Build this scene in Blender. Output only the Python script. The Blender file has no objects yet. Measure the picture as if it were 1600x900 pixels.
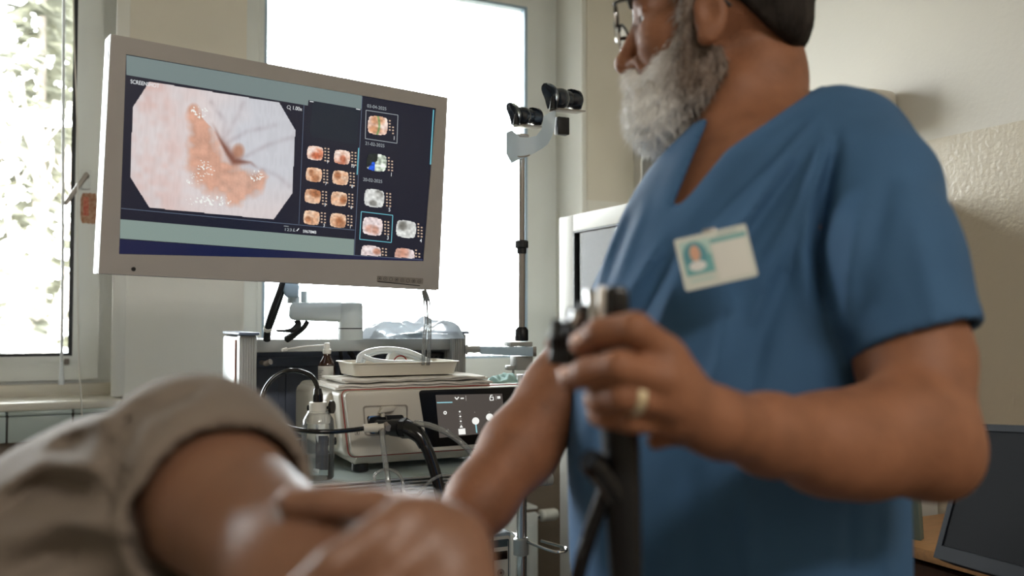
import bpy, bmesh, math, random
import numpy as np
from mathutils import Matrix, Vector
random.seed(7); RNG = np.random.default_rng(5)
C = bpy.context.scene.collection
SC = bpy.context.scene

# ------------------------------------------------------------------ camera, sky, lights, exposure
CZ = 1.25
FPX = 1400.0
PITCH = math.atan(50/1400)
cam = bpy.data.cameras.new('camera'); camo = bpy.data.objects.new('camera', cam); C.objects.link(camo)
cam.sensor_width = 36; cam.lens = 36*FPX/1600; cam.clip_start = 0.02
camo.location = (0, 0, CZ); camo.rotation_euler = (math.pi/2+PITCH, 0, 0)
cam.dof.use_dof = True; cam.dof.focus_distance = 1.75; cam.dof.aperture_fstop = 3.1
SC.camera = camo
SC.view_settings.view_transform = 'Standard'; SC.view_settings.look = 'None'
SC.view_settings.gamma = 1; EXPO = 1.05; SC.view_settings.exposure = EXPO
YAW = math.radians(25.5)
w = bpy.data.worlds.new('sky'); SC.world = w; w.use_nodes = True
nt = w.node_tree; nt.nodes.clear()
wo = nt.nodes.new('ShaderNodeOutputWorld'); bg = nt.nodes.new('ShaderNodeBackground')
tc = nt.nodes.new('ShaderNodeTexCoord'); nz = nt.nodes.new('ShaderNodeTexNoise'); cr = nt.nodes.new('ShaderNodeValToRGB')
nz.inputs['Scale'].default_value = 2.2; nz.inputs['Detail'].default_value = 5
cr.color_ramp.elements[0].position = .35; cr.color_ramp.elements[0].color = (.90, .95, 1.0, 1)
cr.color_ramp.elements[1].position = .62; cr.color_ramp.elements[1].color = (1, 1, 1, 1)
nt.links.new(tc.outputs['Generated'], nz.inputs['Vector']); nt.links.new(nz.outputs['Fac'], cr.inputs['Fac'])
nt.links.new(cr.outputs['Color'], bg.inputs['Color']); bg.inputs['Strength'].default_value = 12.0
nt.links.new(bg.outputs[0], wo.inputs['Surface'])
def area(name, loc, rot, sx, sy, power, col=(1, 1, 1), portal=False):
    l = bpy.data.lights.new(name, 'AREA'); l.shape = 'RECTANGLE'; l.size = sx; l.size_y = sy
    l.energy = power; l.color = col
    if portal: l.cycles.is_portal = True
    o = bpy.data.objects.new(name, l); C.objects.link(o); o.location = loc; o.rotation_euler = rot
    return o
def RW(s, d, h):   # room coordinates (along window wall, towards window wall, height) -> world
    return Vector((s*math.cos(YAW)-d*math.sin(YAW), s*math.sin(YAW)+d*math.cos(YAW), h))
area('window_portal', RW(-.85, 3.3, 1.8), (math.pi/2, 0, YAW+math.pi), 2.0, 1.7, 1, portal=True)
area('window_portal', RW(1.03, 3.3, 1.8), (math.pi/2, 0, YAW+math.pi), 1.4, 1.7, 1, portal=True)
area('added_fill_light', RW(.35, -1.7, 2.93), (0, 0, YAW), 1.2, .6, 29, (1, .95, .88))  # added fill light behind the camera, unseen, brightens the background

# ------------------------------------------------------------------ geometry helpers
_fw = Vector((0, math.cos(PITCH), math.sin(PITCH))); _up = Vector((0, -math.sin(PITCH), math.cos(PITCH)))
def ray(x, y): return _fw + Vector((1, 0, 0))*((x-800)/FPX) - _up*((y-450)/FPX)
def P(x, y, z):
    r = ray(x, y); return Vector((0, 0, CZ)) + r*(z/r.y)
def hit(x, y, o, n):
    r = ray(x, y); c0 = Vector((0, 0, CZ)); return c0 + r*((o-c0).dot(n)/r.dot(n))
def room(x, y, d):  # pixel -> (s, h) on the room plane at distance d
    n = Vector((-math.sin(YAW), math.cos(YAW), 0)); p = hit(x, y, n*d, n)
    return p.x*math.cos(YAW)+p.y*math.sin(YAW), p.z
ROOM = Matrix.Rotation(YAW, 4, 'Z')
WM = {}
def setp(o, label=None, cat=None, group=None, kind=None):
    if label: o['label'] = label
    if cat: o['category'] = cat
    if group: o['group'] = group
    if kind: o['kind'] = kind
    return o
def empty(name, mat, label, cat, group=None):
    o = bpy.data.objects.new(name, None); o.empty_display_size = .05; C.objects.link(o)
    o.matrix_world = mat; WM[o.name] = mat.copy(); return setp(o, label, cat, group)
def T(v): return Matrix.Translation(v)
class G:
    def __init__(s): s.v = []; s.f = []; s.m = []; s.n = 0
    def add(s, v, f, mi=0, M=None):
        if M is not None: v = [M @ Vector(q) for q in v]
        s.v += [tuple(q) for q in v]; s.f += [tuple(i+s.n for i in q) for q in f]; s.m += [mi]*len(f); s.n += len(v); return s
    def box(s, c, d, bev=0, seg=2, mi=0, M=None):
        bm = bmesh.new(); bmesh.ops.create_cube(bm, size=1)
        for q in bm.verts: q.co = Vector((q.co.x*d[0]+c[0], q.co.y*d[1]+c[1], q.co.z*d[2]+c[2]))
        if bev: bmesh.ops.bevel(bm, geom=bm.edges[:], offset=min(bev, .49*min(d)), segments=seg, profile=.5, affect='EDGES')
        bm.verts.index_update(); v = [q.co.copy() for q in bm.verts]; f = [[q.index for q in k.verts] for k in bm.faces]; bm.free()
        return s.add(v, f, mi, M)
    def hexa(s, pts, bev=0, seg=2, mi=0, M=None):  # 8 points: bottom 4 then top 4, ccw
        bm = bmesh.new(); vs = [bm.verts.new(q) for q in pts]
        for k in ((3, 2, 1, 0), (4, 5, 6, 7), (0, 1, 5, 4), (1, 2, 6, 5), (2, 3, 7, 6), (3, 0, 4, 7)): bm.faces.new([vs[i] for i in k])
        bmesh.ops.recalc_face_normals(bm, faces=bm.faces[:])
        if bev: bmesh.ops.bevel(bm, geom=bm.edges[:], offset=bev, segments=seg, profile=.5, affect='EDGES')
        bm.verts.index_update(); v = [q.co.copy() for q in bm.verts]; f = [[q.index for q in k.verts] for k in bm.faces]; bm.free()
        return s.add(v, f, mi, M)
    def tube(s, pts, r, n=12, smooth=0, mi=0, M=None, closed=False, flat=1.0):
        pts = [Vector(q) for q in pts]; m = len(pts)
        rs = list(r) if hasattr(r, '__len__') else [r]*m
        if smooth:
            np_, nr = [], []
            segs = m if closed else m-1
            for i in range(segs):
                if closed: p0, p1, p2, p3 = pts[(i-1) % m], pts[i], pts[(i+1) % m], pts[(i+2) % m]
                else: p0, p1, p2, p3 = pts[max(i-1, 0)], pts[i], pts[i+1], pts[min(i+2, m-1)]
                for k in range(smooth):
                    t = k/smooth
                    np_.append(.5*((2*p1)+(p2-p0)*t+(2*p0-5*p1+4*p2-p3)*t*t+(3*p1-p0-3*p2+p3)*t**3)); nr.append(rs[i]*(1-t)+rs[(i+1) % m]*t)
            if not closed: np_.append(pts[-1]); nr.append(rs[-1])
            pts, rs = np_, nr; m = len(pts)
        v, f = [], []; nrm = None
        for i in range(m):
            a = pts[(i-1) % m] if (closed or i) else pts[0]; b = pts[(i+1) % m] if (closed or i < m-1) else pts[-1]
            t = (b-a).normalized()
            if nrm is None: nrm = t.cross(Vector((0, 0, 1))) if abs(t.z) < .9 else t.cross(Vector((1, 0, 0)))
            nrm = (nrm - t*nrm.dot(t)).normalized(); bn = t.cross(nrm)
            for k in range(n):
                an = 2*math.pi*k/n; v.append(pts[i]+nrm*math.cos(an)*rs[i]+bn*math.sin(an)*rs[i]*flat)
        for i in range(m if closed else m-1):
            for k in range(n):
                j = (i+1) % m; f.append((i*n+k, i*n+(k+1) % n, j*n+(k+1) % n, j*n+k))
        if not closed: f.append(tuple(range(n))[::-1]); f.append(tuple((m-1)*n+k for k in range(n)))
        return s.add(v, f, mi, M)
    def lathe(s, prof, n=32, mi=0, M=None, capped=True):  # prof (r,z)
        v, f = [], []
        for r, z in prof:
            for k in range(n): v.append((r*math.cos(2*math.pi*k/n), r*math.sin(2*math.pi*k/n), z))
        for i in range(len(prof)-1):
            for k in range(n): f.append((i*n+k, i*n+(k+1) % n, (i+1)*n+(k+1) % n, (i+1)*n+k))
        if capped: f.append(tuple(range(n))[::-1]); f.append(tuple((len(prof)-1)*n+k for k in range(n)))
        return s.add(v, f, mi, M)
    def prism(s, poly, y0, y1, mi=0, M=None, bev=0):  # poly in (x,z), extruded along y
        bm = bmesh.new(); a = [bm.verts.new((x, y0, z)) for x, z in poly]; b = [bm.verts.new((x, y1, z)) for x, z in poly]; k = len(poly)
        bm.faces.new(a); bm.faces.new(b[::-1])
        for i in range(k): bm.faces.new((a[(i+1) % k], a[i], b[i], b[(i+1) % k]))
        bmesh.ops.recalc_face_normals(bm, faces=bm.faces[:])
        if bev: bmesh.ops.bevel(bm, geom=bm.edges[:], offset=bev, segments=2, profile=.5, affect='EDGES')
        bm.verts.index_update(); v = [q.co.copy() for q in bm.verts]; f = [[q.index for q in h.verts] for h in bm.faces]; bm.free()
        return s.add(v, f, mi, M)
    def obj(s, name, mat, parent=None, world=False, smooth=True, M=None, **tags):
        v = s.v
        if parent is not None and world:
            I = WM[parent.name].inverted(); v = [tuple(I @ Vector(q)) for q in v]
        me = bpy.data.meshes.new(name); me.from_pydata(v, [], s.f); me.validate(); me.update()
        for m in (mat if isinstance(mat, (list, tuple)) else [mat]): me.materials.append(m)
        if len(s.m) == len(me.polygons): me.polygons.foreach_set('material_index', s.m)
        if smooth:
            me.polygons.foreach_set('use_smooth', [True]*len(me.polygons))
            try: me.set_sharp_from_angle(angle=math.radians(38))
            except Exception: pass
        o = bpy.data.objects.new(name, me); C.objects.link(o)
        if parent is not None: o.parent = parent; WM[o.name] = WM[parent.name]
        else:
            if M is not None: o.matrix_world = M
            WM[o.name] = M.copy() if M is not None else Matrix.Identity(4)
        return setp(o, **tags)
def rrect(x0, z0, x1, z1, r, n=6):
    p = []
    for cx, cz, a in ((x1-r, z1-r, 0), (x0+r, z1-r, 90), (x0+r, z0+r, 180), (x1-r, z0+r, 270)):
        for k in range(n+1):
            t = math.radians(a+90*k/n); p.append((cx+r*math.cos(t), cz+r*math.sin(t)))
    return p
def ring_plate(outer, inner, y0, y1, g, mi=0):  # frame between two point loops of equal count
    n = len(outer); v = [(x, y0, z) for x, z in outer]+[(x, y0, z) for x, z in inner]+[(x, y1, z) for x, z in outer]+[(x, y1, z) for x, z in inner]
    f = []
    for i in range(n):
        j = (i+1) % n
        f += [(i, n+i, n+j, j), (2*n+i, 2*n+j, 3*n+j, 3*n+i), (i, j, 2*n+j, 2*n+i), (n+i, 3*n+i, 3*n+j, n+j)]
    return g.add(v, f, mi)

# ------------------------------------------------------------------ signed distance modelling (for bodies and cloth)
def nets(F, lo, hi, h, B=14):
    lo = np.array(lo, float); dim = np.ceil((np.array(hi, float)-lo)/h/B).astype(int); N = dim*B+1
    A = np.full(tuple(dim*B), 1.0, np.float32)
    bi = np.stack(np.meshgrid(*[np.arange(d) for d in dim], indexing='ij'), -1).reshape(-1, 3)
    cd = F(lo+(bi*B+(B-1)/2)*h); rad = B*h*.95+.02
    loc = np.stack(np.meshgrid(*[np.arange(B)]*3, indexing='ij'), -1).reshape(-1, 3)
    act = np.abs(cd) < rad
    for q in bi[(~act) & (cd < 0)]: A[q[0]*B:(q[0]+1)*B, q[1]*B:(q[1]+1)*B, q[2]*B:(q[2]+1)*B] = -1
    ab = bi[act]
    for s0 in range(0, len(ab), 60):
        ch = ab[s0:s0+60]; pts = (lo+(ch[:, None, :]*B+loc[None])*h).reshape(-1, 3); val = F(pts).reshape(len(ch), B, B, B)
        for q, vv in zip(ch, val): A[q[0]*B:(q[0]+1)*B, q[1]*B:(q[1]+1)*B, q[2]*B:(q[2]+1)*B] = vv
    A[0] = A[-1] = 1; A[:, 0] = A[:, -1] = 1; A[:, :, 0] = A[:, :, -1] = 1
    S = A < 0; X, Y, Z = A.shape
    off = [(i, j, k) for i in (0, 1) for j in (0, 1) for k in (0, 1)]
    cnt = sum(S[o[0]:X-1+o[0], o[1]:Y-1+o[1], o[2]:Z-1+o[2]].astype(np.int8) for o in off)
    ac = np.argwhere((cnt > 0) & (cnt < 8)); idx = np.full((X-1, Y-1, Z-1), -1, np.int64); idx[tuple(ac.T)] = np.arange(len(ac))
    cv = {o: A[ac[:, 0]+o[0], ac[:, 1]+o[1], ac[:, 2]+o[2]] for o in off}
    pos = np.zeros((len(ac), 3)); w_ = np.zeros(len(ac))
    for a in off:
        for ax in range(3):
            if a[ax] == 0:
                b = list(a); b[ax] = 1; b = tuple(b); va, vb = cv[a], cv[b]; m = (va < 0) != (vb < 0)
                t = np.where(m, va/np.where(m, va-vb, 1), 0); p = np.tile(np.array(a, float), (len(ac), 1)); p[:, ax] += t
                pos += p*m[:, None]; w_ += m
    V = lo+(ac+pos/w_[:, None])*h; faces = []
    for ax in range(3):
        u_, v_ = (ax+1) % 3, (ax+2) % 3
        sl0 = [slice(0, None)]*3; sl1 = [slice(0, None)]*3; sl0[ax] = slice(0, -1); sl1[ax] = slice(1, None)
        e = np.argwhere(S[tuple(sl0)] != S[tuple(sl1)]); e = e[(e[:, u_] > 0) & (e[:, v_] > 0) & (e[:, u_] < A.shape[u_]-1) & (e[:, v_] < A.shape[v_]-1)]
        def g_(du, dv):
            q = e.copy(); q[:, u_] -= du; q[:, v_] -= dv; return idx[tuple(q.T)]
        q = np.stack([g_(1, 1), g_(0, 1), g_(0, 0), g_(1, 0)], 1); inside = S[tuple(e.T)]
        q[~inside] = q[~inside][:, ::-1]; faces.append(q)
    faces = np.concatenate(faces); faces = faces[(faces >= 0).all(1)]
    return V, faces
def relax(V, F, it=2, s=.5):
    for _ in range(it):
        A = np.zeros_like(V); n = np.zeros(len(V))
        for k in range(4):
            i, j = F[:, k], F[:, (k+1) % 4]
            for c in range(3): A[:, c] += np.bincount(i, V[j, c], len(V))+np.bincount(j, V[i, c], len(V))
            n += np.bincount(i, None, len(V))+np.bincount(j, None, len(V))
        V = V*(1-s)+A/np.maximum(n, 1)[:, None]*s
    return V, F
def nA(v): return np.array(v, float)
def d_cone(p, a, b, ra, rb):
    a, b = nA(a), nA(b); ab = b-a; t = np.clip(((p-a)@ab)/max(ab@ab, 1e-12), 0, 1)
    return np.linalg.norm(p-(a+t[:, None]*ab), axis=1)-(ra+(rb-ra)*t)
def d_ell(p, c, R, M=None):
    q = p-nA(c)
    if M is not None: q = q@M.T
    R = nA(R); k0 = np.linalg.norm(q/R, axis=1); k1 = np.linalg.norm(q/(R*R), axis=1); return k0*(k0-1)/np.maximum(k1, 1e-9)
def smin(a, b, k): h = np.clip(.5+.5*(b-a)/k, 0, 1); return b+(a-b)*h-k*h*(1-h)
def smax(a, b, k): return -smin(-a, -b, k)
def chain_pts(c): return [(nA(P(x, y, z)), r*z/FPX) for x, y, z, r in c]
def d_chain(p, c, k=.004):
    d = None
    for (a, ra), (b, rb) in zip(c[:-1], c[1:]):
        e = d_cone(p, a, b, ra, rb); d = e if d is None else smin(d, e, k)
    return d
def topx(p):
    q = p-nA((0, 0, CZ)); f = q@nA(_fw); return 800+FPX*q[:, 0]/f, 450-FPX*(q@nA(_up))/f
def polydt(x, y, pl):
    d = np.full(len(x), 1e9); tt = np.zeros(len(x)); n = len(pl)-1
    for k, ((ax, ay), (bx, by)) in enumerate(zip(pl[:-1], pl[1:])):
        L = (bx-ax)**2+(by-ay)**2; t = np.clip(((x-ax)*(bx-ax)+(y-ay)*(by-ay))/L, 0, 1); e = np.hypot(x-ax-t*(bx-ax), y-ay-t*(by-ay)); m = e < d; d[m] = e[m]; tt[m] = (k+t[m])/n
    return d, tt
def polyd(x, y, pl):
    d = np.full(len(x), 1e9)
    for (ax, ay), (bx, by) in zip(pl[:-1], pl[1:]):
        L = (bx-ax)**2+(by-ay)**2; t = np.clip(((x-ax)*(bx-ax)+(y-ay)*(by-ay))/L, 0, 1); d = np.minimum(d, np.hypot(x-ax-t*(bx-ax), y-ay-t*(by-ay)))
    return d
def mesh_np(V, Fc, name, mat, parent=None, M=None, **tags):
    me = bpy.data.meshes.new(name)
    if parent is not None: I = np.array(WM[parent.name].inverted()); V = V@I[:3, :3].T+I[:3, 3]
    elif M is not None: I = np.array(M.inverted()); V = V@I[:3, :3].T+I[:3, 3]
    me.from_pydata(V.tolist(), [], Fc.tolist()); me.materials.append(mat)
    me.polygons.foreach_set('use_smooth', [True]*len(me.polygons)); me.update()
    o = bpy.data.objects.new(name, me); C.objects.link(o)
    if parent is not None: o.parent = parent; WM[o.name] = WM[parent.name]
    else:
        if M is not None: o.matrix_world = M
        WM[o.name] = M.copy() if M is not None else Matrix.Identity(4)
    return setp(o, **tags)
def join_np(parts):
    V, F_, n = [], [], 0
    for v, f in parts: V.append(v); F_.append(f+n); n += len(v)
    return np.concatenate(V), np.concatenate(F_)

# ------------------------------------------------------------------ materials
def lin(c): return tuple(((x/255)/12.92 if x/255 <= .04045 else ((x/255+.055)/1.055)**2.4) for x in c)
def mat(name, col, rough=.5, metal=0, noise=0, nscale=20, bump=0, bscale=200, spec=.5, trans=0, alpha=1, sss=0, emit=None, es=1, coat=0, stretch=None, ior=1.45, ramp=None):
    m = bpy.data.materials.new(name); m.use_nodes = True; n = m.node_tree; b = n.nodes['Principled BSDF']
    c = lin(col)+(1,); b.inputs['Base Color'].default_value = c; b.inputs['Roughness'].default_value = rough; b.inputs['Metallic'].default_value = metal
    b.inputs['Specular IOR Level'].default_value = spec; b.inputs['Transmission Weight'].default_value = trans; b.inputs['Alpha'].default_value = alpha
    b.inputs['IOR'].default_value = ior; b.inputs['Coat Weight'].default_value = coat
    if sss: b.inputs['Subsurface Weight'].default_value = sss; b.inputs['Subsurface Radius'].default_value = (.012, .005, .003); b.inputs['Subsurface Scale'].default_value = 1
    if emit: b.inputs['Emission Color'].default_value = lin(emit)+(1,); b.inputs['Emission Strength'].default_value = es
    t = n.nodes.new('ShaderNodeTexCoord'); src = t.outputs['Object']
    if stretch:
        mp = n.nodes.new('ShaderNodeMapping'); mp.inputs['Scale'].default_value = stretch; n.links.new(src, mp.inputs['Vector']); src = mp.outputs[0]
    if noise or ramp:
        x = n.nodes.new('ShaderNodeTexNoise'); x.inputs['Scale'].default_value = nscale; x.inputs['Detail'].default_value = 6; n.links.new(src, x.inputs['Vector'])
        r = n.nodes.new('ShaderNodeValToRGB'); n.links.new(x.outputs['Fac'], r.inputs['Fac'])
        c2 = lin(ramp)+(1,) if ramp else tuple(min(1, q*(1+noise)) for q in c[:3])+(1,)
        c1 = c if ramp else tuple(q*(1-noise) for q in c[:3])+(1,)
        r.color_ramp.elements[0].position = .32; r.color_ramp.elements[1].position = .68
        r.color_ramp.elements[0].color = c1; r.color_ramp.elements[1].color = c2; n.links.new(r.outputs[0], b.inputs['Base Color'])
    if bump:
        x = n.nodes.new('ShaderNodeTexNoise'); x.inputs['Scale'].default_value = bscale; x.inputs['Detail'].default_value = 4; n.links.new(src, x.inputs['Vector'])
        bp = n.nodes.new('ShaderNodeBump'); bp.inputs['Strength'].default_value = bump; bp.inputs['Distance'].default_value = .002
        n.links.new(x.outputs['Fac'], bp.inputs['Height']); n.links.new(bp.outputs[0], b.inputs['Normal'])
    return m
def thin_glass(name, tint=(1, 1, 1), gloss=.08, rough=.02, opac=0, oc=(200, 200, 200), ior=1.45, tl=False):
    m = bpy.data.materials.new(name); m.use_nodes = True; n = m.node_tree; n.nodes.clear()
    o = n.nodes.new('ShaderNodeOutputMaterial'); tr = n.nodes.new('ShaderNodeBsdfTransparent'); gl = n.nodes.new('ShaderNodeBsdfGlossy')
    tr.inputs[0].default_value = tuple(tint)+(1,); gl.inputs['Roughness'].default_value = rough
    fr = n.nodes.new('ShaderNodeFresnel'); fr.inputs[0].default_value = ior; mx = n.nodes.new('ShaderNodeMixShader')
    ad = n.nodes.new('ShaderNodeMath'); ad.operation = 'ADD'; ad.inputs[1].default_value = gloss-.04; ad.use_clamp = True
    n.links.new(fr.outputs[0], ad.inputs[0]); n.links.new(ad.outputs[0], mx.inputs[0]); n.links.new(tr.outputs[0], mx.inputs[1]); n.links.new(gl.outputs[0], mx.inputs[2])
    last = mx
    if opac:
        df = n.nodes.new('ShaderNodeBsdfTranslucent' if tl else 'ShaderNodeBsdfDiffuse'); df.inputs[0].default_value = lin(oc)+(1,); m2 = n.nodes.new('ShaderNodeMixShader'); m2.inputs[0].default_value = opac
        n.links.new(mx.outputs[0], m2.inputs[1]); n.links.new(df.outputs[0], m2.inputs[2]); last = m2
    n.links.new(last.outputs[0], o.inputs[0]); return m
def emis(name, col, s=1, gloss=.0):
    m = bpy.data.materials.new(name); m.use_nodes = True; b = m.node_tree.nodes['Principled BSDF']
    b.inputs['Base Color'].default_value = (.006, .006, .008, 1); b.inputs['Roughness'].default_value = .25
    b.inputs['Emission Color'].default_value = lin(col)+(1,); b.inputs['Emission Strength'].default_value = s*2**-EXPO; return m
def vcol_emis(name, s=1):
    m = emis(name, (255, 255, 255), s); n = m.node_tree; a = n.nodes.new('ShaderNodeVertexColor'); a.layer_name = 'Col'
    n.links.new(a.outputs[0], n.nodes['Principled BSDF'].inputs['Emission Color']); return m
M_ = {}
M_['wall'] = mat('wall_paint', (228, 221, 206), .75, noise=.04, nscale=3, bump=.25, bscale=120)
M_['dado'] = mat('dado_paint', (200, 190, 172), .32, noise=.03, nscale=4, bump=.8, bscale=90)
M_['taupe'] = mat('lower_wall_paint', (128, 113, 97), .6, noise=.06, nscale=5, bump=.3, bscale=150)
M_['ceil'] = mat('ceiling_paint', (225, 223, 216), .8)
M_['floor'] = mat('floor_vinyl', (96, 92, 86), .35, noise=.12, nscale=30)
M_['pvc'] = mat('white_window_plastic', (222, 224, 220), .35, noise=.02, nscale=6)
M_['gasket'] = mat('black_rubber', (24, 26, 28), .5)
M_['tile'] = mat('grey_green_tile', (176, 187, 182), .18, noise=.03, nscale=9)
M_['grout'] = mat('dark_grout', (72, 68, 64), .8)
M_['glass'] = thin_glass('window_glass', (.97, .99, .985), .06)
M_['bezel'] = mat('taupe_display_plastic', (168, 163, 159), .42, noise=.02, bump=.1, bscale=600)
M_['bezelside'] = mat('white_display_edge', (172, 173, 180), .35)
M_['black'] = mat('black_plastic', (18, 18, 20), .38)
M_['blackg'] = mat('glossy_black_plastic', (12, 12, 15), .18, coat=.3); M_['panelblk'] = mat('black_touch_panel', (14, 12, 11), .35, spec=.3)
M_['grey'] = mat('grey_painted_metal', (150, 152, 150), .4, noise=.02)
M_['cartgrey'] = mat('cart_grey_metal', (164, 163, 158), .42, noise=.03, nscale=12)
M_['alu'] = mat('ribbed_aluminium', (170, 172, 170), .35, metal=.6)
M_['chrome'] = mat('chrome', (205, 205, 205), .14, metal=1)
M_['steel'] = mat('brushed_steel', (150, 142, 134), .35, metal=.4, noise=.05, nscale=40, stretch=(1, 1, .05))
M_['white'] = mat('white_plastic', (224, 222, 214), .38, noise=.015)
M_['whited'] = mat('ivory_equipment_plastic', (206, 200, 188), .4, noise=.02, nscale=8)
M_['armw'] = mat('pale_grey_arm_plastic', (196, 204, 204), .38)
M_['navy'] = mat('dark_blue_grey_panel', (112, 120, 138), .5, noise=.08, nscale=8)
M_['red'] = mat('red_trim', (160, 45, 40), .4)
M_['paper'] = mat('white_paper_drape', (228, 224, 216), .85, bump=.4, bscale=90)
M_['teal'] = mat('pale_teal_cloth', (176, 214, 214), .8, bump=.3, bscale=80)
M_['amber'] = mat('amber_glass', (48, 22, 10), .08, coat=.6)
M_['label'] = mat('paper_label', (205, 203, 198), .7, noise=.05, nscale=60)
M_['ink'] = mat('grey_ink', (70, 70, 72), .7)
M_['clearpl'] = thin_glass('clear_plastic', (.95, .96, .96), .06, .06, .08, (220, 222, 220))
M_['bag'] = thin_glass('clear_plastic_bag', (.96, .97, .98), .05, .3, .62, (200, 206, 212), tl=True)
M_['tubecl'] = thin_glass('clear_tubing', (.80, .82, .82), .14, .08, .22, (190, 190, 186))
M_['tubew'] = mat('white_silicone_tube', (226, 232, 236), .3, coat=.3)
M_['skin'] = mat('tanned_skin', (138, 92, 66), .56, noise=.14, nscale=30, bump=.4, bscale=260, sss=.04, spec=.4)
M_['skinp'] = mat('warm_skin', (126, 90, 70), .42, noise=.08, nscale=14, bump=.2, bscale=240, sss=.05)
M_['nail'] = mat('fingernail', (214, 178, 164), .25, coat=.4)
M_['hair'] = mat('dark_grey_hair', (28, 23, 20), .75, spec=.2, ramp=(56, 50, 46), nscale=60, stretch=(1, 1, .12), bump=1.0, bscale=300)
M_['eye'] = mat('eye_white', (180, 168, 158), .2)
M_['scrub'] = mat('blue_scrub_cotton', (54, 90, 126), .8, noise=.05, nscale=12, bump=.25, bscale=900)
M_['trous'] = mat('blue_scrub_trousers', (66, 102, 142), .85)
M_['shirt'] = mat('taupe_shirt_jersey', (118, 106, 95), .85, noise=.05, nscale=18, bump=.3, bscale=700)
M_['gold'] = mat('gold_ring', (226, 212, 176), .3, metal=.7)
M_['wood'] = mat('light_wood', (196, 150, 104), .45, noise=.10, nscale=14, stretch=(1, 8, 8))
M_['woodd'] = mat('dark_wood', (74, 46, 32), .5, noise=.12, nscale=14, stretch=(1, 8, 8))
M_['pcdark'] = mat('black_display_plastic', (22, 25, 31), .6, spec=.1)
M_['pcscreen'] = mat('matte_black_screen', (16, 17, 20), .6, spec=.04, noise=.15, nscale=3)
M_['vinyl'] = mat('dark_couch_vinyl', (60, 62, 66), .4)
M_['bark'] = mat('bark', (156, 144, 136), .9, noise=.2)
M_['leafg'] = mat('conifer_foliage', (128, 128, 114), .9, noise=.3, nscale=3)
M_['leafy'] = mat('shrub_foliage', (142, 144, 112), .9, noise=.3, nscale=3)
M_['grass'] = mat('winter_grass', (150, 146, 124), .95, noise=.2, nscale=2)
M_['house'] = mat('pale_render', (205, 200, 190), .9)
M_['fillglow'] = emis('fill_panel_glow', (255, 244, 230), 1.6)  # glowing face of the added fill panel
# ------------------------------------------------------------------ room shell (room coordinates, rotated by YAW)
D = 2.9; REV = .24; HC = 3.0; S0, S1, D0 = -2.7, room(990, 318, D)[0], -2.3
HD = 1.70
def struct(g, name, m, par=None, **k):
    return g.obj(name, m, par, M=ROOM, kind='structure', **k) if par is None else g.obj(name, m, par, **k)
w1r = room(197, 300, D)[0]; w1l = -1.62; w1w = room(178, 300, D)[0]; w2l, w2r = room(383, 300, D)[0], room(918, 300, D)[0]
hb = room(60, 640, D)[1]; ht = 2.62
th = .42
g = G()
def wallband(g, h0, h1, mi, holes=True):
    spans = [(S0-.3, w1l), (w1r, w2l), (w2r, S1+.3)] if holes else [(S0-.3, S1+.3)]
    for a, b in spans: g.box(((a+b)/2, D+th/2, (h0+h1)/2), (b-a, th, h1-h0), mi=mi)
ttop = hb; tbot = room(60, 688, D)[1]
wallband(g, 0, tbot, 1, False)
wallband(g, tbot, hb, 0, False)
wallband(g, hb, HD, 2); wallband(g, HD, ht, 0); wallband(g, ht, HC, 0, False)
M_['pier'] = mat('pier_paint', (236, 233, 224), .75, noise=.04, nscale=4, bump=.2)
struct(g, 'wall_back', [M_['wall'], M_['taupe'], M_['pier']], smooth=False)
g = G(); g.box((S1+.1, (D0+D)/2, HD/2), (.2, D-D0+.6, HD), mi=1); g.box((S1+.1, (D0+D)/2, (HC+HD)/2), (.2, D-D0+.6, HC-HD), mi=0)
M_['wallr'] = mat('right_wall_paint', (208, 203, 194), .6, noise=.02, nscale=2, bump=.3, bscale=80)
struct(g, 'wall_right', [M_['wallr'], M_['dado']], smooth=False)
g = G(); g.box((S0-.1, (D0+D)/2, HC/2), (.2, D-D0+.6, HC)); struct(g, 'wall_left', M_['wall'], smooth=False)
g = G(); g.box(((S0+S1)/2, D0-.1, HC/2), (S1-S0+.6, .2, HC)); struct(g, 'wall_front', mat('front_wall_paint', (150, 140, 124), .8), smooth=False)
g = G(); g.box(((S0+S1)/2, (D0+D)/2, -.05), (S1-S0+.6, D-D0+1, .1)); struct(g, 'floor', M_['floor'], smooth=False)
g = G(); g.box(((S0+S1)/2, (D0+D)/2, HC+.05), (S1-S0+.6, D-D0+1, .1)); struct(g, 'ceiling', M_['ceil'], smooth=False)
g = G(); g.box((S1-.008, (D0+D)/2, .05), (.016, D-D0, .1), .004); struct(g, 'baseboard_right', M_['woodd'])
g = G(); g.box(((S0+S1)/2, D-.008, .05), (S1-S0, .016, .1), .004); struct(g, 'baseboard_back', M_['woodd'])
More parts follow.
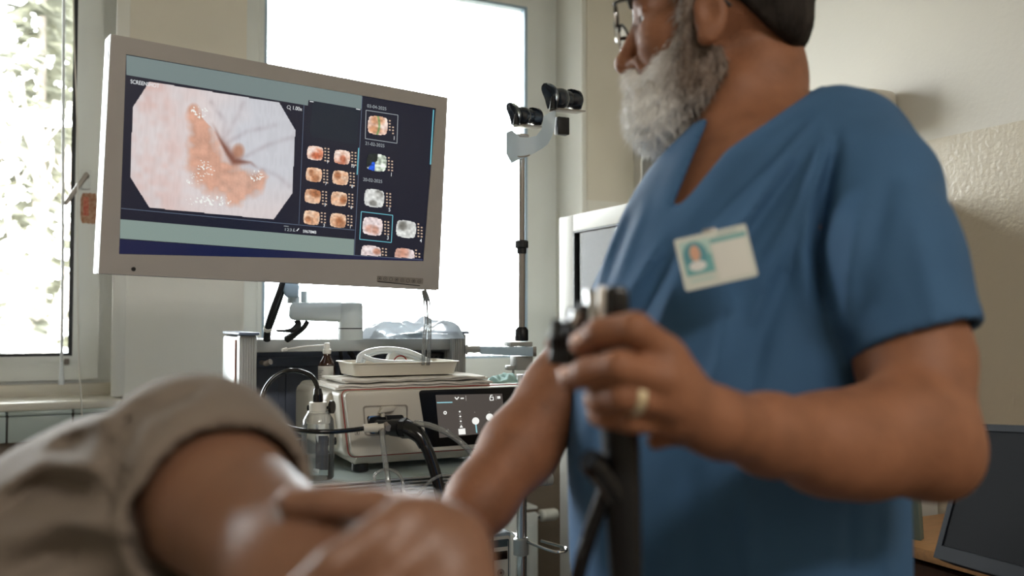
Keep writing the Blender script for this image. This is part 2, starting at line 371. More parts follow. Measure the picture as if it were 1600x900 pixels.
# tiled ledge under the left window
g = G(); tw = .165; s_ref = room(114, 660, D)[0]
e = .035
k0 = int((S0-s_ref)/tw)-1
for k in range(k0, 5):
    a = s_ref+k*tw; b = a+tw
    if b > w1r+.09 or a < S0: continue
    g.box(((a+b)/2, D-e/2, (tbot+ttop-.014)/2), (tw-.005, e, ttop-.014-tbot), .003, mi=0)
    g.box(((a+b)/2, D+.02-e/2-.002, ttop-.006), (tw-.003, e+.05, .014), .005, mi=0)
aa, bb = S0, w1r+.09
g.box(((aa+bb)/2, D-e/2+.003, (tbot+ttop)/2-.006), (bb-aa, e-.008, ttop-tbot-.012), mi=1)
struct(g, 'trim_1', [M_['tile'], M_['grout']])
def hroom(x, y, d): return room(x, y, d)[1]
def sroom(x, d): return room(x, 300, d)[0]
DW = D+REV-.02
def frame_loop(g, a0, h0, a1, h1, b0, k0, b1, k1, d0, d1, mi=0):
    ring_plate([(a0, h0), (a1, h0), (a1, h1), (a0, h1)], [(b0, k0), (b1, k0), (b1, k1), (b0, k1)], d0, d1, g, mi)
def window(n, l, r, gl, gr, gh0, bot, sash_r=None):
    hb_, ht_ = bot, ht
    g = G(); frame_loop(g, l, hb_, r, ht_, gl-.075, gh0-.075, gr+.075, ht_-.09, DW-.01, DW+.07)   # outer frame
    fo = struct(g, 'window_%d' % n, M_['pvc'])
    g = G(); frame_loop(g, gl-.08, gh0-.08, gr+.08, ht_-.085, gl-.012, gh0-.012, gr+.012, ht_-.15, DW-.03, DW+.045)
    frame_loop(g, gl-.022, gh0-.022, gr+.022, ht_-.14, gl, gh0, gr, ht_-.16, DW-.036, DW)
    struct(g, 'sash', M_['pvc'], fo)
    g = G(); frame_loop(g, gl-.006, gh0-.006, gr+.006, ht_-.154, gl+.004, gh0+.003, gr-.006, ht_-.164, DW-.038, DW-.002); struct(g, 'gasket', M_['gasket'] if n == 1 else mat('blue_grey_seal', (150, 172, 190), .5), fo)
    g = G(); g.box(((gl+gr)/2, DW+.012, (gh0+ht_-.15)/2), (gr-gl+.01, .004, ht_-.15-gh0+.01)); struct(g, 'glass_pane', M_['glass'], fo, smooth=False)
    return fo
# window 1 (left)
gl1, gr1 = w1l+.13, sroom(114, DW); gh1 = hroom(60, 553, DW)
f1 = window(1, w1l, w1r, gl1, gr1, gh1, hb)
# window 2 (middle)
gl2, gr2 = sroom(411, DW), sroom(815, DW); gh2 = hroom(760, 556, DW)
f2 = window(2, w2l, w2r-.02, gl2, gr2, gh2, hb)
# inner sill boards
g = G(); a, b = w1l, w1r; g.box(((a+b)/2, D+.09, hb+.012), (b-a, .26, .024), .006); g.box(((a+b)/2, D+REV-.035, hb+.035), (b-a-.02, .03, .05), .004)
struct(g, 'trim_2', mat('cream_sill_paint', (212, 206, 192), .45))
g = G(); a, b = w2l, w2r; g.box(((a+b)/2, D+.06, hb+.012), (b-a, .33, .03), .008); struct(g, 'trim_3', M_['pvc'])
# reveal lining of the left window (white plaster return)
g = G(); g.box((w1r-.012, D+.12, (hb+.024+ht)/2), (.024, .22, ht-hb-.03), .003); g.box((w2r-.01, D+.11, (hb+.024+ht)/2), (.02, .21, ht-hb-.03), .003)
g.box(((w1w+w1r)/2+.002, D-.003, (hb+.03+ht)/2), (w1r-w1w+.004, .010, ht-hb-.03), .003)
struct(g, 'trim_4', mat('white_plaster_return', (232, 230, 222), .6))
# added fill panel overhead, unseen, glowing to match the fill light
def rmat(s, d, h): return Matrix.Translation(RW(s, d, h)) @ ROOM
r = empty('added_fill_panel', rmat(.35, -1.7, HC), 'added white fill light panel on the ceiling behind the camera', 'light')
g = G(); g.box((0, 0, -.025), (1.26, .66, .05), .008); g.obj('housing', M_['white'], r)
g = G(); g.box((0, 0, -.053), (1.2, .6, .01), .004); g.obj('glow_face', M_['fillglow'], r)

# ------------------------------------------------------------------ window furniture
def wl(x, y, d): s, h = room(x, y, d); return (s, d, h)
r0 = wl(135, 281, DW-.03)
r = empty('window_handle', rmat(r0[0], DW-.031, r0[2]), 'white and steel lever handle on the left window sash', 'handle')
g = G(); g.box((0, -.006, 0), (.026, .012, .062), .004); g.obj('backplate', M_['pvc'], r)
q1 = wl(101, 320, DW-.09)
g = G(); g.tube([(0, 0, .008), (0, -.045, .006), (-.004, -.052, .002), (q1[0]-r0[0], -.055, q1[2]-r0[2])], [.008, .008, .009, .0065], 12, smooth=5, flat=.8); g.obj('lever', M_['steel'], r)
# sticker remains
a, b = wl(126, 301, DW-.031), wl(152, 350, DW-.031)
r = empty('sticker', rmat((a[0]+b[0])/2, DW-.0305, (a[2]+b[2])/2), 'faded red and brown peeling sticker on the left window frame', 'sticker')
ww, hh = b[0]-a[0], a[2]-b[2]
rg = random.Random(3)
pl = [(ww*.5*math.cos(t)*(1.1 if abs(math.cos(t)) > .6 else .9)+rg.uniform(-.001, .001), hh*.5*max(-1, min(1, 1.35*math.sin(t)))+rg.uniform(-.0015, .0015)) for t in [2*math.pi*k/36 for k in range(36)]]
g = G(); g.prism(pl, -.0012, 0); g.obj('backing_paper', mat('brown_sticker_residue', (186, 156, 132), .8, ramp=(150, 96, 66), nscale=90), r)
g = G(); g.box((-ww*.18, -.0016, hh*.06), (ww*.32, .001, hh*.62), .0003); g.obj('red_print', mat('faded_red_print', (176, 74, 56), .7, ramp=(196, 130, 106), nscale=120), r)
# grey hinge clip
q = wl(104, 565, DW-.036); g = G(); g.box((0, -.004, 0), (.014, .01, .018), .003); g.tube([(0, -.008, -.002), (0, -.012, -.002)], .004, 12)
g.obj('drain_cap', mat('grey_clip_plastic', (120, 112, 106), .5), M=rmat(q[0], q[1], q[2]), label='small grey plastic clip at the lower corner of the left pane', cat='clip')
bpy.data.objects['drain_cap']['category'] = 'clip'
# blind cords
def cordpts(px, d): return [RW(*wl(x, y, d)) for x, y in px]
r = empty('hanging_wand', rmat(*[wl(98, 600, D+.1)[0], D+.1, wl(98, 600, D+.1)[2]]), 'clear plastic blind wand with a tassel hanging in the left window', 'wand')
g = G(); g.tube(cordpts([(101, -160), (99, 120), (98, 400), (96, 565)], D+.1), .0042, 10, smooth=4)
M_['wand'] = mat('milky_wand_plastic', (214, 218, 220), .3); g.obj('rod', M_['wand'], r, world=True)
g = G(); g.tube(cordpts([(96.5, 565), (96, 586), (95.5, 601)], D+.1), [.0042, .0062, .0085], 12); g.obj('tassel', M_['tubew'], r, world=True)
cm = mat('white_cord', (224, 222, 214), .7)
g = G(); g.tube(cordpts([(112, -160), (116, 60), (121, 220), (121, 400), (123, 560), (126, 605), (128, 650)], D-.045), .0021, 8, smooth=6)
g.obj('blind_cord', cm, M=Matrix.Identity(4), label='thin white pull cord hanging beside the window handle', cat='cord')
bpy.data.objects['blind_cord']['category'] = 'cord'

# ------------------------------------------------------------------ outside
GZ = -2.2
def bmat(s, d, h=GZ): return Matrix.Translation(RW(s, d, h))
g = G(); g.box((0, 0, -.1), (80, 60, .2)); g.obj('ground_outside', M_['grass'], M=Matrix.Translation(RW(0, 36, GZ)) @ Matrix.Rotation(YAW, 4, 'Z'), kind='structure', smooth=False)
def conifer(s, d, H, R, label, seed):
    rr = random.Random(seed); r = empty('conifer_tree', bmat(s, d), label, 'tree', 'trees outside the windows')
    g = G(); g.tube([(0, 0, 0), (0, 0, H)], [.16, .02], 8); g.obj('trunk', M_['bark'], r)
    g = G()
    for i in range(1500):
        t = rr.random()**.8; z = H*(.08+.92*t); rad = R*(1-t)**.8*rr.uniform(.35, 1.05)+.05; a = rr.uniform(0, 6.283)
        c = Vector((rad*math.cos(a), rad*math.sin(a), z-rad*.25)); L = rr.uniform(.22, .5); dr = Vector((math.cos(a), math.sin(a), rr.uniform(-.5, .1))).normalized()
        sd = dr.cross(Vector((0, 0, 1))).normalized()*L*.35
        g.add([c, c+dr*L*.5+sd, c+dr*L, c+dr*L*.5-sd+Vector((0, 0, -.08))], [(0, 1, 2, 3)])
    g.obj('foliage', M_['leafg'], r, smooth=False)
def bare(s, d, H, label, seed, leaves=0, lm=None):
    rr = random.Random(seed); r = empty('bare_tree', bmat(s, d), label, 'tree', 'trees outside the windows')
    g = G(); tips = []
    def br(p, dr, L, rad, dep):
        q = p+dr*L; g.tube([p, (p+q)/2+Vector((rr.uniform(-.05, .05), rr.uniform(-.05, .05), 0))*L, q], [rad, rad*.8, rad*.62], 5)
        tips.append(q)
        if dep == 0: return
        for _ in range(3 if dep > 1 else 4):
            nd = (dr+Vector((rr.uniform(-.8, .8), rr.uniform(-.8, .8), rr.uniform(-.15, .6)))).normalized(); br(q, nd, L*rr.uniform(.58, .8), rad*.62, dep-1)
    br(Vector((0, 0, 0)), Vector((0, 0, 1)), H*.3, .10, 5)
    g.obj('branches', M_['bark'], r, smooth=False)
    if leaves:
        g = G()
        for _ in range(leaves):
            c = rr.choice(tips)+Vector((rr.gauss(0, .25), rr.gauss(0, .25), rr.gauss(0, .25))); a = Vector((rr.uniform(-1, 1), rr.uniform(-1, 1), rr.uniform(-1, 1)))*.09; b = a.cross(Vector((rr.uniform(-1, 1), 0, 1))).normalized()*.06
            g.add([c-a, c+b, c+a, c-b], [(0, 1, 2, 3)])
        g.obj('foliage', lm or M_['leafy'], r, smooth=False)
def shrub(s, d, R, label, seed, m):
    rr = random.Random(seed); r = empty('shrub', bmat(s, d), label, 'shrub', 'shrubs outside the windows')
    g = G()
    for _ in range(9): 
        a = rr.uniform(0, 6.28); g.tube([(0, 0, 0), (R*.3*math.cos(a), R*.3*math.sin(a), R*.7), (R*.7*math.cos(a), R*.7*math.sin(a), R*1.2)], [.03, .02, .008], 5)
    g.obj('stems', M_['bark'], r, smooth=False); g = G()
    for _ in range(700):
        v = Vector((rr.gauss(0, 1), rr.gauss(0, 1), rr.gauss(0, 1))).normalized()*R*rr.uniform(.6, 1); c = Vector((v.x, v.y, R+v.z*.9))
        a = Vector((rr.uniform(-1, 1), rr.uniform(-1, 1), rr.uniform(-1, 1)))*.14; b = a.cross(Vector((rr.uniform(-1, 1), 0, 1))).normalized()*.1
        g.add([c-a, c+b, c+a, c-b], [(0, 1, 2, 3)])
    g.obj('foliage', m, r, smooth=False)
def sd(px, d): return sroom(px, d)
conifer(sd(62, 13), 13, 8.2, 1.25, 'pale green conifer seen through the left window', 11)
bare(sd(5, 9), 9, 7.0, 'bare branching tree at the left edge of the left window', 3)
bare(sd(30, 17), 17, 8.5, 'bare tree behind the conifer outside the left window', 4)
for k, (x, d_, R_, m_, lb) in enumerate(((20, 6.3, 1.0, M_['leafy'], 'yellow green shrub low in the left window, leftmost'), (80, 7.4, 1.1, M_['leafy'], 'yellow green shrub low in the left window, beside the window sash'), (45, 10.5, 1.65, M_['bark'], 'brown leafless shrub low in the left window behind the green ones'), (780, 13, 1.75, M_['bark'], 'brownish shrub low at the right side of the middle window'))):
    shrub(sd(x, d_), d_, R_, lb, 20+k, m_)
bare(sd(790, 16), 16, 5.2, 'faint reddish tree low at the right side of the middle window', 8)

# radiator under the middle window with thermostat valve
RZ0 = .25; a = sroom(330, D-.1); rr0 = wl(838, 800, D-.1); b = rr0[0]; rt = room(820, 792, D-.1)[1]
r = empty('radiator', rmat((a+b)/2, D-.07, .02), 'white panel radiator below the middle window behind the pole', 'radiator')
W_ = b-a; H_ = rt-.17
g = G(); g.box((0, -.035, .15+H_/2-.02), (W_, .022, H_), .006)
for k in range(24): g.box((-W_/2+.03+k*(W_-.06)/23, -.047, .15+H_/2-.02), (.022, .006, H_-.08), .003)
g.obj('front_panel', M_['pvc'], r)
g = G(); g.box((0, .02, .15+H_/2-.02), (W_-.02, .05, H_-.02), .006); g.box((0, -.005, rt-.02-.004), (W_, .075, .01), .003); g.obj('convector', M_['pvc'], r)
g = G(); g.tube([(W_/2-.04, .02, 0), (W_/2-.04, .02, .2)], .009, 10); g.obj('pipe', M_['pvc'], r); g = G(); g.tube([(-W_/2+.04, .02, 0), (-W_/2+.04, .02, .2)], .009, 10); g.obj('pipe', M_['pvc'], r)
vz = room(850, 806, D-.1)[1]-.02
vp = sroom(872, D-.1)-(a+b)/2
g = G(); g.tube([(W_/2-.01, -.02, vz), (W_/2+.02, -.02, vz)], .010, 16); g.obj('valve', M_['chrome'], r)
g = G(); g.lathe([(.014, 0), (.021, .004), (.021, .018), (.018, .02), (.0205, .024), (.0205, vp-W_/2-.03), (.016, vp-W_/2-.02)], 24, M=Matrix.Translation((W_/2+.018, -.02, vz)) @ Matrix.Rotation(math.pi/2, 4, 'Y')); g.obj('thermostat_head', M_['white'], r)

# glass-fronted cabinet on the right wall side
cn = Vector((math.cos(YAW), math.sin(YAW), 0))
CS = S1-.62  # cabinet front plane s
def cab(x, y):
    p = hit(x, y, cn*CS, cn); q = ROOM.inverted() @ p; return q.y, q.z
dL, hL = cab(880, 341); dR = cab(1150, 300)[0]; gd, gh = cab(902, 362)
r = empty('glass_cabinet', rmat(S1-.31, (dL+dR)/2, 0), 'tall white cabinet with a glass door behind the doctor', 'cabinet')
Wc = dL-dR; fr = dL-gd; top = hL
g = G(); o0 = -.31
for c_, d_ in (((0.005, Wc/2-.01, top/2), (.60, .02, top)), ((0.005, -Wc/2+.01, top/2), (.60, .02, top)), ((.005, 0, top-.01), (.60, Wc-.04, .02)), ((.005, 0, .03), (.60, Wc-.04, .06)), ((.295, 0, top/2), (.02, Wc-.04, top-.04))): g.box(c_, d_, .002)
CABW = mat('cabinet_white_paint', (188, 186, 180), .5, spec=.2); g.obj('carcass', CABW, r)
for k, z in enumerate((.45, .85, 1.25)):
    g = G(); g.box((.0, 0, z), (.54, Wc-.06, .018), .002); g.obj('shelf', M_['white'], r)
rail = top-gh
g = G(); xs = o0-.003
for y0, y1, z0, z1 in ((Wc/2-fr, Wc/2, .06, top), (-Wc/2, -Wc/2+fr, .06, top), (-Wc/2+fr, Wc/2-fr, top-rail, top), (-Wc/2+fr, Wc/2-fr, .06, .2)):
    g.box((xs, (y0+y1)/2, (z0+z1)/2), (.022, y1-y0, z1-z0), .002)
dr_ = g.obj('door', CABW, r)
g = G()
for y0, y1, z0, z1 in ((Wc/2-fr-.008, Wc/2-fr, .2, top-rail), (-Wc/2+fr, -Wc/2+fr+.008, .2, top-rail), (-Wc/2+fr, Wc/2-fr, top-rail-.005, top-rail)): g.box((xs-.006, (y0+y1)/2, (z0+z1)/2), (.012, y1-y0, z1-z0))
g.obj('gasket', M_['gasket'], dr_)
g = G(); g.box((xs, 0, (top-rail+.2)/2), (.005, Wc-2*fr, top-rail-.2)); g.obj('glass_pane', thin_glass('reflective_cabinet_glass', (.8, .82, .82), .04, .01, ior=1.18), dr_, smooth=False)
g = G(); g.tube([(xs-.03, -Wc/2+fr/2, 1.0), (xs-.03, -Wc/2+fr/2, 1.15)], .005, 10); g.tube([(xs-.01, -Wc/2+fr/2, 1.01), (xs-.03, -Wc/2+fr/2, 1.01)], .004, 8); g.tube([(xs-.01, -Wc/2+fr/2, 1.14), (xs-.03, -Wc/2+fr/2, 1.14)], .004, 8); g.obj('handle', M_['chrome'], dr_)

# wall dispenser near the corner (on the right wall)
def rwall(x, y, off=0):
    p = hit(x, y, cn*(S1-off), cn); q = ROOM.inverted() @ p; return q.y, q.z
a0 = rwall(1000, 300, .12); a1 = rwall(1052, 300, .12); zt = rwall(1020, 205, .12)[1]; zb = rwall(1020, 322, .12)[1]
r = empty('wall_dispenser', rmat(S1-.001, (a0[0]+a1[0])/2, zb), 'white wall dispenser with grey window behind the beard', 'dispenser')
Wd = abs(a0[0]-a1[0]); Hd = zt-zb+.04
g = G(); g.box((-.06, 0, Hd/2), (.12, Wd, Hd), .014, 4); g.obj('housing', mat('matte_white_plastic', (200, 196, 186), .8, spec=.1), r)
def yz(poly, x0, x1, g):
    v = [(x0, y, z) for y, z in poly]+[(x1, y, z) for y, z in poly]; k = len(poly)
    g.add(v, [tuple(range(k))[::-1], tuple(range(k, 2*k))]+[(i, (i+1) % k, k+(i+1) % k, k+i) for i in range(k)])
g = G(); yz([(Wd*.40, .01), (-Wd*.40, .01), (-Wd*.40, Hd*.70), (Wd*.22, Hd*.70), (Wd*.40, Hd*.55)], -.1225, -.1195, g); g.obj('window', mat('grey_dispenser_window', (96, 92, 86), .8, spec=.1), r)
g = G(); g.box((-.118, -Wd*.47, Hd/2), (.008, Wd*.06, Hd*.94), .001); g.obj('side_strip', M_['black'], r)
g = G(); g.tube([(-.119, Wd*.30, Hd*.84), (-.1225, Wd*.30, Hd*.84)], .0035, 12); g.box((-.1205, Wd*.05, Hd*.84), (.003, Wd*.3, .004)); g.obj('indicator', M_['ink'], r)
# white wall box high behind the shoulder
a0 = rwall(1288, 150, .05); a1 = rwall(1372, 160, .05); zt = rwall(1310, 141, .05)[1]
Wb = abs(a0[0]-a1[0])
r = empty('wall_unit', rmat(S1-.001, (a0[0]+a1[0])/2-.01, zt-.152), 'cream rounded wall unit showing above the doctor\'s shoulder', 'wall unit')
g = G(); g.box((-.05, 0, .06), (.10, Wb*1.15, .12), .018, 4); g.obj('cover', M_['whited'], r)
g = G(); g.tube([(-.06, Wb*.30, .119), (-.06, Wb*.30, .128)], .022, 20); g.obj('knob', M_['white'], r)
# thin crack in the paint of the right wall
pts = [rwall(x, y) for x, y in ((1308, 90), (1297, 108), (1290, 121), (1283, 128), (1276, 138))]
g = G(); g.tube([(-.0003, y, z) for y, z in pts], .0012, 5, flat=.5)
# ------------------------------------------------------------------ desk, monitor and folder by the right wall
dz = room  # (alias unused)
p0 = rwall(1440, 826, 0)
dh = P(1440, 838, 1.95).z
def desk_pt(x, y):
    r_ = ray(x, y); return Vector((0, 0, CZ)) + r_*((dh-CZ)/r_.z)
dl = ROOM.inverted() @ desk_pt(1452, 860)   # front edge near the monitor
r = empty('desk', rmat(S1-.02, .77, 0), 'light wooden desk against the right wall behind the black monitor', 'desk')
s_front = dl.x
dep = S1-.02-s_front
g = G(); g.box((-dep/2, 0, dh-.0125), (dep, 1.5, .025), .003); g.obj('desktop', M_['wood'], r)
for y in (-.73, .73):
    g = G(); g.box((-dep/2, y, (dh-.025)/2), (dep-.04, .022, dh-.025), .002); g.obj('side_panel', M_['woodd'], r)
g = G(); g.box((-.05, 0, (dh-.025)*.6), (.018, 1.43, (dh-.03)*.8), .002); g.obj('back_panel', M_['woodd'], r)
for k in range(3):
    g = G(); g.box((-dep+.03, .45, dh-.13-k*.19), (.02, .5, .18), .003); d_ = g.obj('drawer', M_['woodd'], r)
    g = G(); g.tube([(-dep+.005, .39, dh-.13-k*.19), (-dep+.005, .51, dh-.13-k*.19)], .005, 8); g.box((-dep+.013, .40, dh-.13-k*.19), (.018, .008, .008)); g.box((-dep+.013, .50, dh-.13-k*.19), (.018, .008, .008)); g.obj('handle', M_['steel'], d_)
# black computer display, seen close at the right edge
TL, BL = P(1497, 663, 1.50), P(1459, 872, 1.44)
TR, BR = P(1690, 676, 1.22), P(1690, 930, 1.13)
cx_ = (TR-TL); 
xa = ((TR-TL).normalized()+(BR-BL).normalized()).normalized(); za = (TL-BL).normalized(); ya = za.cross(xa).normalized(); za = xa.cross(ya).normalized()
Wm = (TR-TL).length+.12; Hm = (TL-BL).length
Mm = Matrix((( xa.x, ya.x, za.x, BL.x), (xa.y, ya.y, za.y, BL.y), (xa.z, ya.z, za.z, BL.z), (0, 0, 0, 1)))
r = empty('computer_monitor', Mm, 'black computer monitor cut off by the right edge of the photo', 'monitor')
g = G(); g.box((Wm/2, .02, Hm/2), (Wm, .036, Hm), .006); g.obj('housing', M_['pcdark'], r)
g = G(); ring_plate([(0.001, .001), (Wm-.001, .001), (Wm-.001, Hm-.001), (.001, Hm-.001)], [(.014, .022), (Wm-.014, .022), (Wm-.014, Hm-.012), (.014, Hm-.012)], -.002, .004, g); g.obj('bezel', M_['pcdark'], r)
g = G(); g.box((Wm/2, .001, Hm/2+.005), (Wm-.03, .002, Hm-.036)); g.obj('screen', M_['pcscreen'], r)
foot = Mm @ Vector((Wm/2, .04, Hm*.45)); base = Mm @ Vector((Wm/2, .12, 0)); base.z = dh
g = G(); g.tube([foot, (foot+base)/2+Vector((.02, .02, 0)), base], [.02, .018, .02], 14); g.obj('stand', M_['pcdark'], r, world=True)
g = G(); g.lathe([(.11, 0), (.115, .004), (.11, .012), (.03, .018)], 32, M=Matrix.Translation(base)); g.obj('base', M_['pcdark'], r, world=True)
# low dark wooden cabinet that carries the display
r = empty('side_cabinet', Matrix.Translation((base.x, base.y, 0)) @ ROOM, 'dark wooden side cabinet under the black computer monitor', 'cabinet')
g = G(); g.box((0, 0, dh-.0135), (.42, .44, .025), .003); g.obj('cabinet_top', M_['woodd'], r)
g = G(); g.box((0, 0, (dh-.026)/2+.03), (.39, .41, dh-.087), .003); g.box((0, 0, .03), (.36, .38, .06), .002); g.obj('carcass', M_['woodd'], r)
g = G(); g.box((-.203, 0, (dh-.026)/2+.03), (.016, .39, dh-.12), .002); d_ = g.obj('door', M_['woodd'], r)
g = G(); g.tube([(-.235, -.15, dh-.25), (-.235, -.15, dh-.13)], .005, 8); g.box((-.222, -.15, dh-.24), (.024, .008, .008)); g.box((-.222, -.15, dh-.14), (.024, .008, .008)); g.obj('handle', M_['steel'], d_)
# folder standing on the desk
q = desk_pt(1412, 838)
r = empty('ring_binder', Matrix.Translation(q+Vector((0, 0, .001))) @ Matrix.Rotation(YAW+.3, 4, 'Z') @ Matrix.Rotation(-.12, 4, 'Y'), 'thin grey green folder leaning on the wooden desk beside the doctor', 'folder')
g = G(); g.box((-.012, .02, .07), (.003, .12, .14), .001); g.box((.004, .02, .07), (.003, .12, .14), .001); g.box((-.004, -.04, .07), (.018, .003, .14), .001); g.obj('cover', mat('green_grey_folder', (96, 110, 104), .5), r)
g = G(); g.box((-.004, .022, .068), (.011, .105, .128), .001); g.obj('pages', M_['paper'], r)

# ------------------------------------------------------------------ cart (room-aligned), equipment
cv = Vector((math.cos(YAW), math.sin(YAW), 0)); ev = Vector((-math.sin(YAW), math.cos(YAW), 0))
def onplane(o): return lambda x, y: (lambda p: ((p-o).dot(cv), (p-o).z))(hit(x, y, o, ev))
CO = P(375, 600, 1.85); CO.z = 0       # cart front-left column corner on the floor
cp = onplane(CO)
CW = cp(728, 560)[0]; CT = cp(388, 524)[1]; CB = .12
MC = Matrix.Translation(CO) @ ROOM
cart = empty('equipment_cart', MC, 'grey endoscopy equipment trolley below the large display', 'cart')
shz = CZ-.279
for k, x0 in enumerate((-.002, CW-.034)):
    g = G(); g.box((x0+.018, .02, (CT+CB)/2), (.036, .036, CT-CB), .004)
    for i in range(6): g.box((x0+.005+i*.0052, .0015, (CT+CB)/2), (.0026, .005, CT-CB-.01), .0008)
    g.obj('column', M_['cartgrey'], cart)
    g = G(); g.box((x0+.016, .14, (CT+CB)/2), (.034, .20, CT-CB-.004), .008); g.obj('side_panel', M_['alu'], cart)
    g = G(); g.box((x0+.018, .11, CT+.003), (.042, .24, .006), .002); g.obj('end_cap', M_['navy'], cart)
g = G(); g.box((-.0035, .046, (CT+CB)/2), (.004, .012, CT-CB-.02), .001); g.obj('reflection_strip', mat('rust_red_reflection', (150, 96, 84), .25, coat=.5), cart)  # reddish reflection beside the column, put in as a coloured strip
bz0, bz1 = cp(560, 549)[1], cp(560, 529.5)[1]
g = G(); g.box((CW/2, .03, (bz0+bz1)/2), (CW-.06, .03, bz1-bz0), .003); g.obj('crossbar', M_['cartgrey'], cart)
g = G(); g.box((CW/2, .13, bz1-.006), (CW-.06, .18, .010), .002); g.obj('top_shelf', M_['cartgrey'], cart)
g = G(); g.box((CW/2, .245, (shz+bz1)/2), (CW-.04, .01, bz1-shz), .002)
for x0, x1 in ((.03, .13), (.135, .24), (.25, .36), (.37, CW-.03)): g.box(((x0+x1)/2, .238, (shz+bz0)/2+.0), (x1-x0-.01, .008, bz0-shz-.05), .004)
g.box((CW/2, .225, bz0-.03), (CW-.05, .03, .022), .004); g.obj('back_panel', M_['navy'], cart)
sf = -.36
for nm, z in (('shelf', shz), ('shelf', shz-.30), ('shelf', .20)):
    g = G(); g.box((CW/2-.02, (sf+.24)/2, z-.018), (CW+.06, .24-sf, .03), .004, mi=0)
    for i in range(5): g.box((CW/2-.02, sf-.004, z-.006-i*.0062), (CW+.06, .009, .0034), .001, mi=1)
    g.box((CW/2-.02, sf+.003, z-.019), (CW+.06, .006, .032), .001, mi=0)
    g.obj(nm, [mat('pale_shelf_paint', (170, 184, 184), .35), M_['alu']], cart)
g = G(); g.box((CW/2, .02, CB-.02), (CW+.02, .5, .05), .01); g.box((CW/2, -.2, CB-.02), (CW-.1, .3, .04), .01); g.obj('base', M_['cartgrey'], cart)
for x in (.03, CW-.03):
    for y in (-.28, .22):
        g = G(); g.tube([(x-.012, y, .045), (x+.012, y, .045)], .045, 24); c_ = g.obj('caster', M_['black'], cart)
        g = G(); g.hexa([(x-.02, y-.02, .05), (x+.02, y-.02, .05), (x+.02, y+.02, .05), (x-.02, y+.02, .05), (x-.02, y-.02, .1), (x+.02, y-.02, .1), (x+.02, y+.02, .1), (x-.02, y+.02, .1)], .003); g.obj('fork', M_['cartgrey'], c_)
# horizontal push handle
hp = CO+cv*0; 
h1 = P(858, 748, 1.78); h0 = h1-cv*.20
g = G(); g.tube([h0, h1], .0125, 20); g.tube([h0+cv*.19, h1+cv*.004], [.0135, .0125], 20); g.tube([h0, h0+ev*.14], .0115, 14); g.obj('push_handle', M_['cartgrey'], cart, world=True)
# small fittings inside the cart
g = G(); q = cp(415, 568); g.tube([(q[0], .05, q[1]), (q[0], .0, q[1]), ], .005, 12); g.tube([(q[0], .0, q[1]), (q[0]+.008, -.012, q[1]+.004)], .006, 12); g.obj('bolt', M_['steel'], cart)
q = cp(692, 560); g = G(); g.box((q[0], .06, q[1]-.002), (.042, .03, .028), .003); so = g.obj('socket_strip', M_['black'], cart)
for k in (-1, 0, 1):
    g = G(); g.tube([(q[0]+k*.012, .046, q[1]), (q[0]+k*.012, .043, q[1])], .004, 12); g.obj('socket', M_['pcdark'], so)

# pole with scope holder
PZ = 2.06
pb, pt_ = P(815, 585, PZ), P(815.5, 212, PZ)
r = empty('scope_hanger_pole', Matrix.Translation((pb.x, pb.y, shz-.6)), 'tall steel pole on the cart with two black-roller scope holders on top', 'pole')
base = Vector((pb.x, pb.y, shz-.55))
g = G(); g.tube([pb, base], .0115, 20); g.obj('lower_tube', M_['chrome'], r, world=True)
g = G(); g.tube([P(815, 520, PZ), P(815.5, 380, PZ)], .0078, 18); g.tube([P(815, 385, PZ), pt_], .0066, 18); g.obj('upper_tube', M_['steel'], r, world=True)
def plathe(px, pys, rs, n=24):  # revolve around the vertical through px
    prof = []; c0 = P(px, pys[0], PZ)
    for y, rr_ in zip(pys, rs): prof.append((rr_*PZ/FPX, P(px, y, PZ).z-c0.z))
    return prof, Matrix.Translation(c0)
pf, Mx = plathe(815, [533, 531, 516, 511, 511], [9.5, 10.5, 10.5, 7, 2]); g = G(); g.lathe(pf, 28, M=Mx); g.obj('lower_collar', M_['black'], r, world=True)
pf, Mx = plathe(815, [397, 396, 388, 387, 377, 375.5, 375], [5, 7.5, 7.5, 10.5, 10.5, 8, 2]); g = G(); g.lathe(pf, 28, M=Mx); g.obj('middle_collar', M_['black'], r, world=True)
def pbox(x0, y0, x1, y1, z, dep, bev=.002, g=None, mi=0):
    a, b = P(x0, y1, z), P(x1, y0, z); c_ = (a+b)/2; g = g or G()
    Mq = Matrix.Translation(c_) @ ROOM; g.box((0, 0, 0), ((b.x-a.x)*1.02, dep, b.z-a.z), bev, mi=mi, M=Mq); return g
g = pbox(801, 556, 829, 578, PZ, .036); pbox(791, 571, 803, 578, PZ-.015, .02, g=g); pbox(791, 534, 829, 541, PZ, .036, g=g); g.tube([P(802, 578, PZ-.01), P(802, 584, PZ-.01)], .003, 10); g.obj('clamp', M_['cartgrey'], r, world=True)
a, b = P(750, 547, PZ-.03), P(833, 549, PZ-.03)
g = G(); g.hexa([a+Vector((0, 0, -.009)), b+Vector((0, 0, -.011)), b+Vector((0, .02, -.011)), a+Vector((0, .02, -.009)), a+Vector((0, 0, .008)), b+Vector((0, 0, .010)), b+Vector((0, .02, .010)), a+Vector((0, .02, .008))], .002); g.obj('clamp_plate', mat('pale_blue_painted_metal', (176, 196, 212), .35), r, world=True)
g = G(); g.tube([P(833, 549, PZ-.02), P(838, 549, PZ-.02)], .0115, 20); g.obj('clamp_knob', M_['steel'], r, world=True)
g = G(); g.tube([P(728, 546, PZ), P(756, 546, PZ)], .008, 14); g.tube([P(728, 546, PZ), P(731, 546, PZ)], .012, 14); g.obj('cart_bracket', M_['cartgrey'], r, world=True)
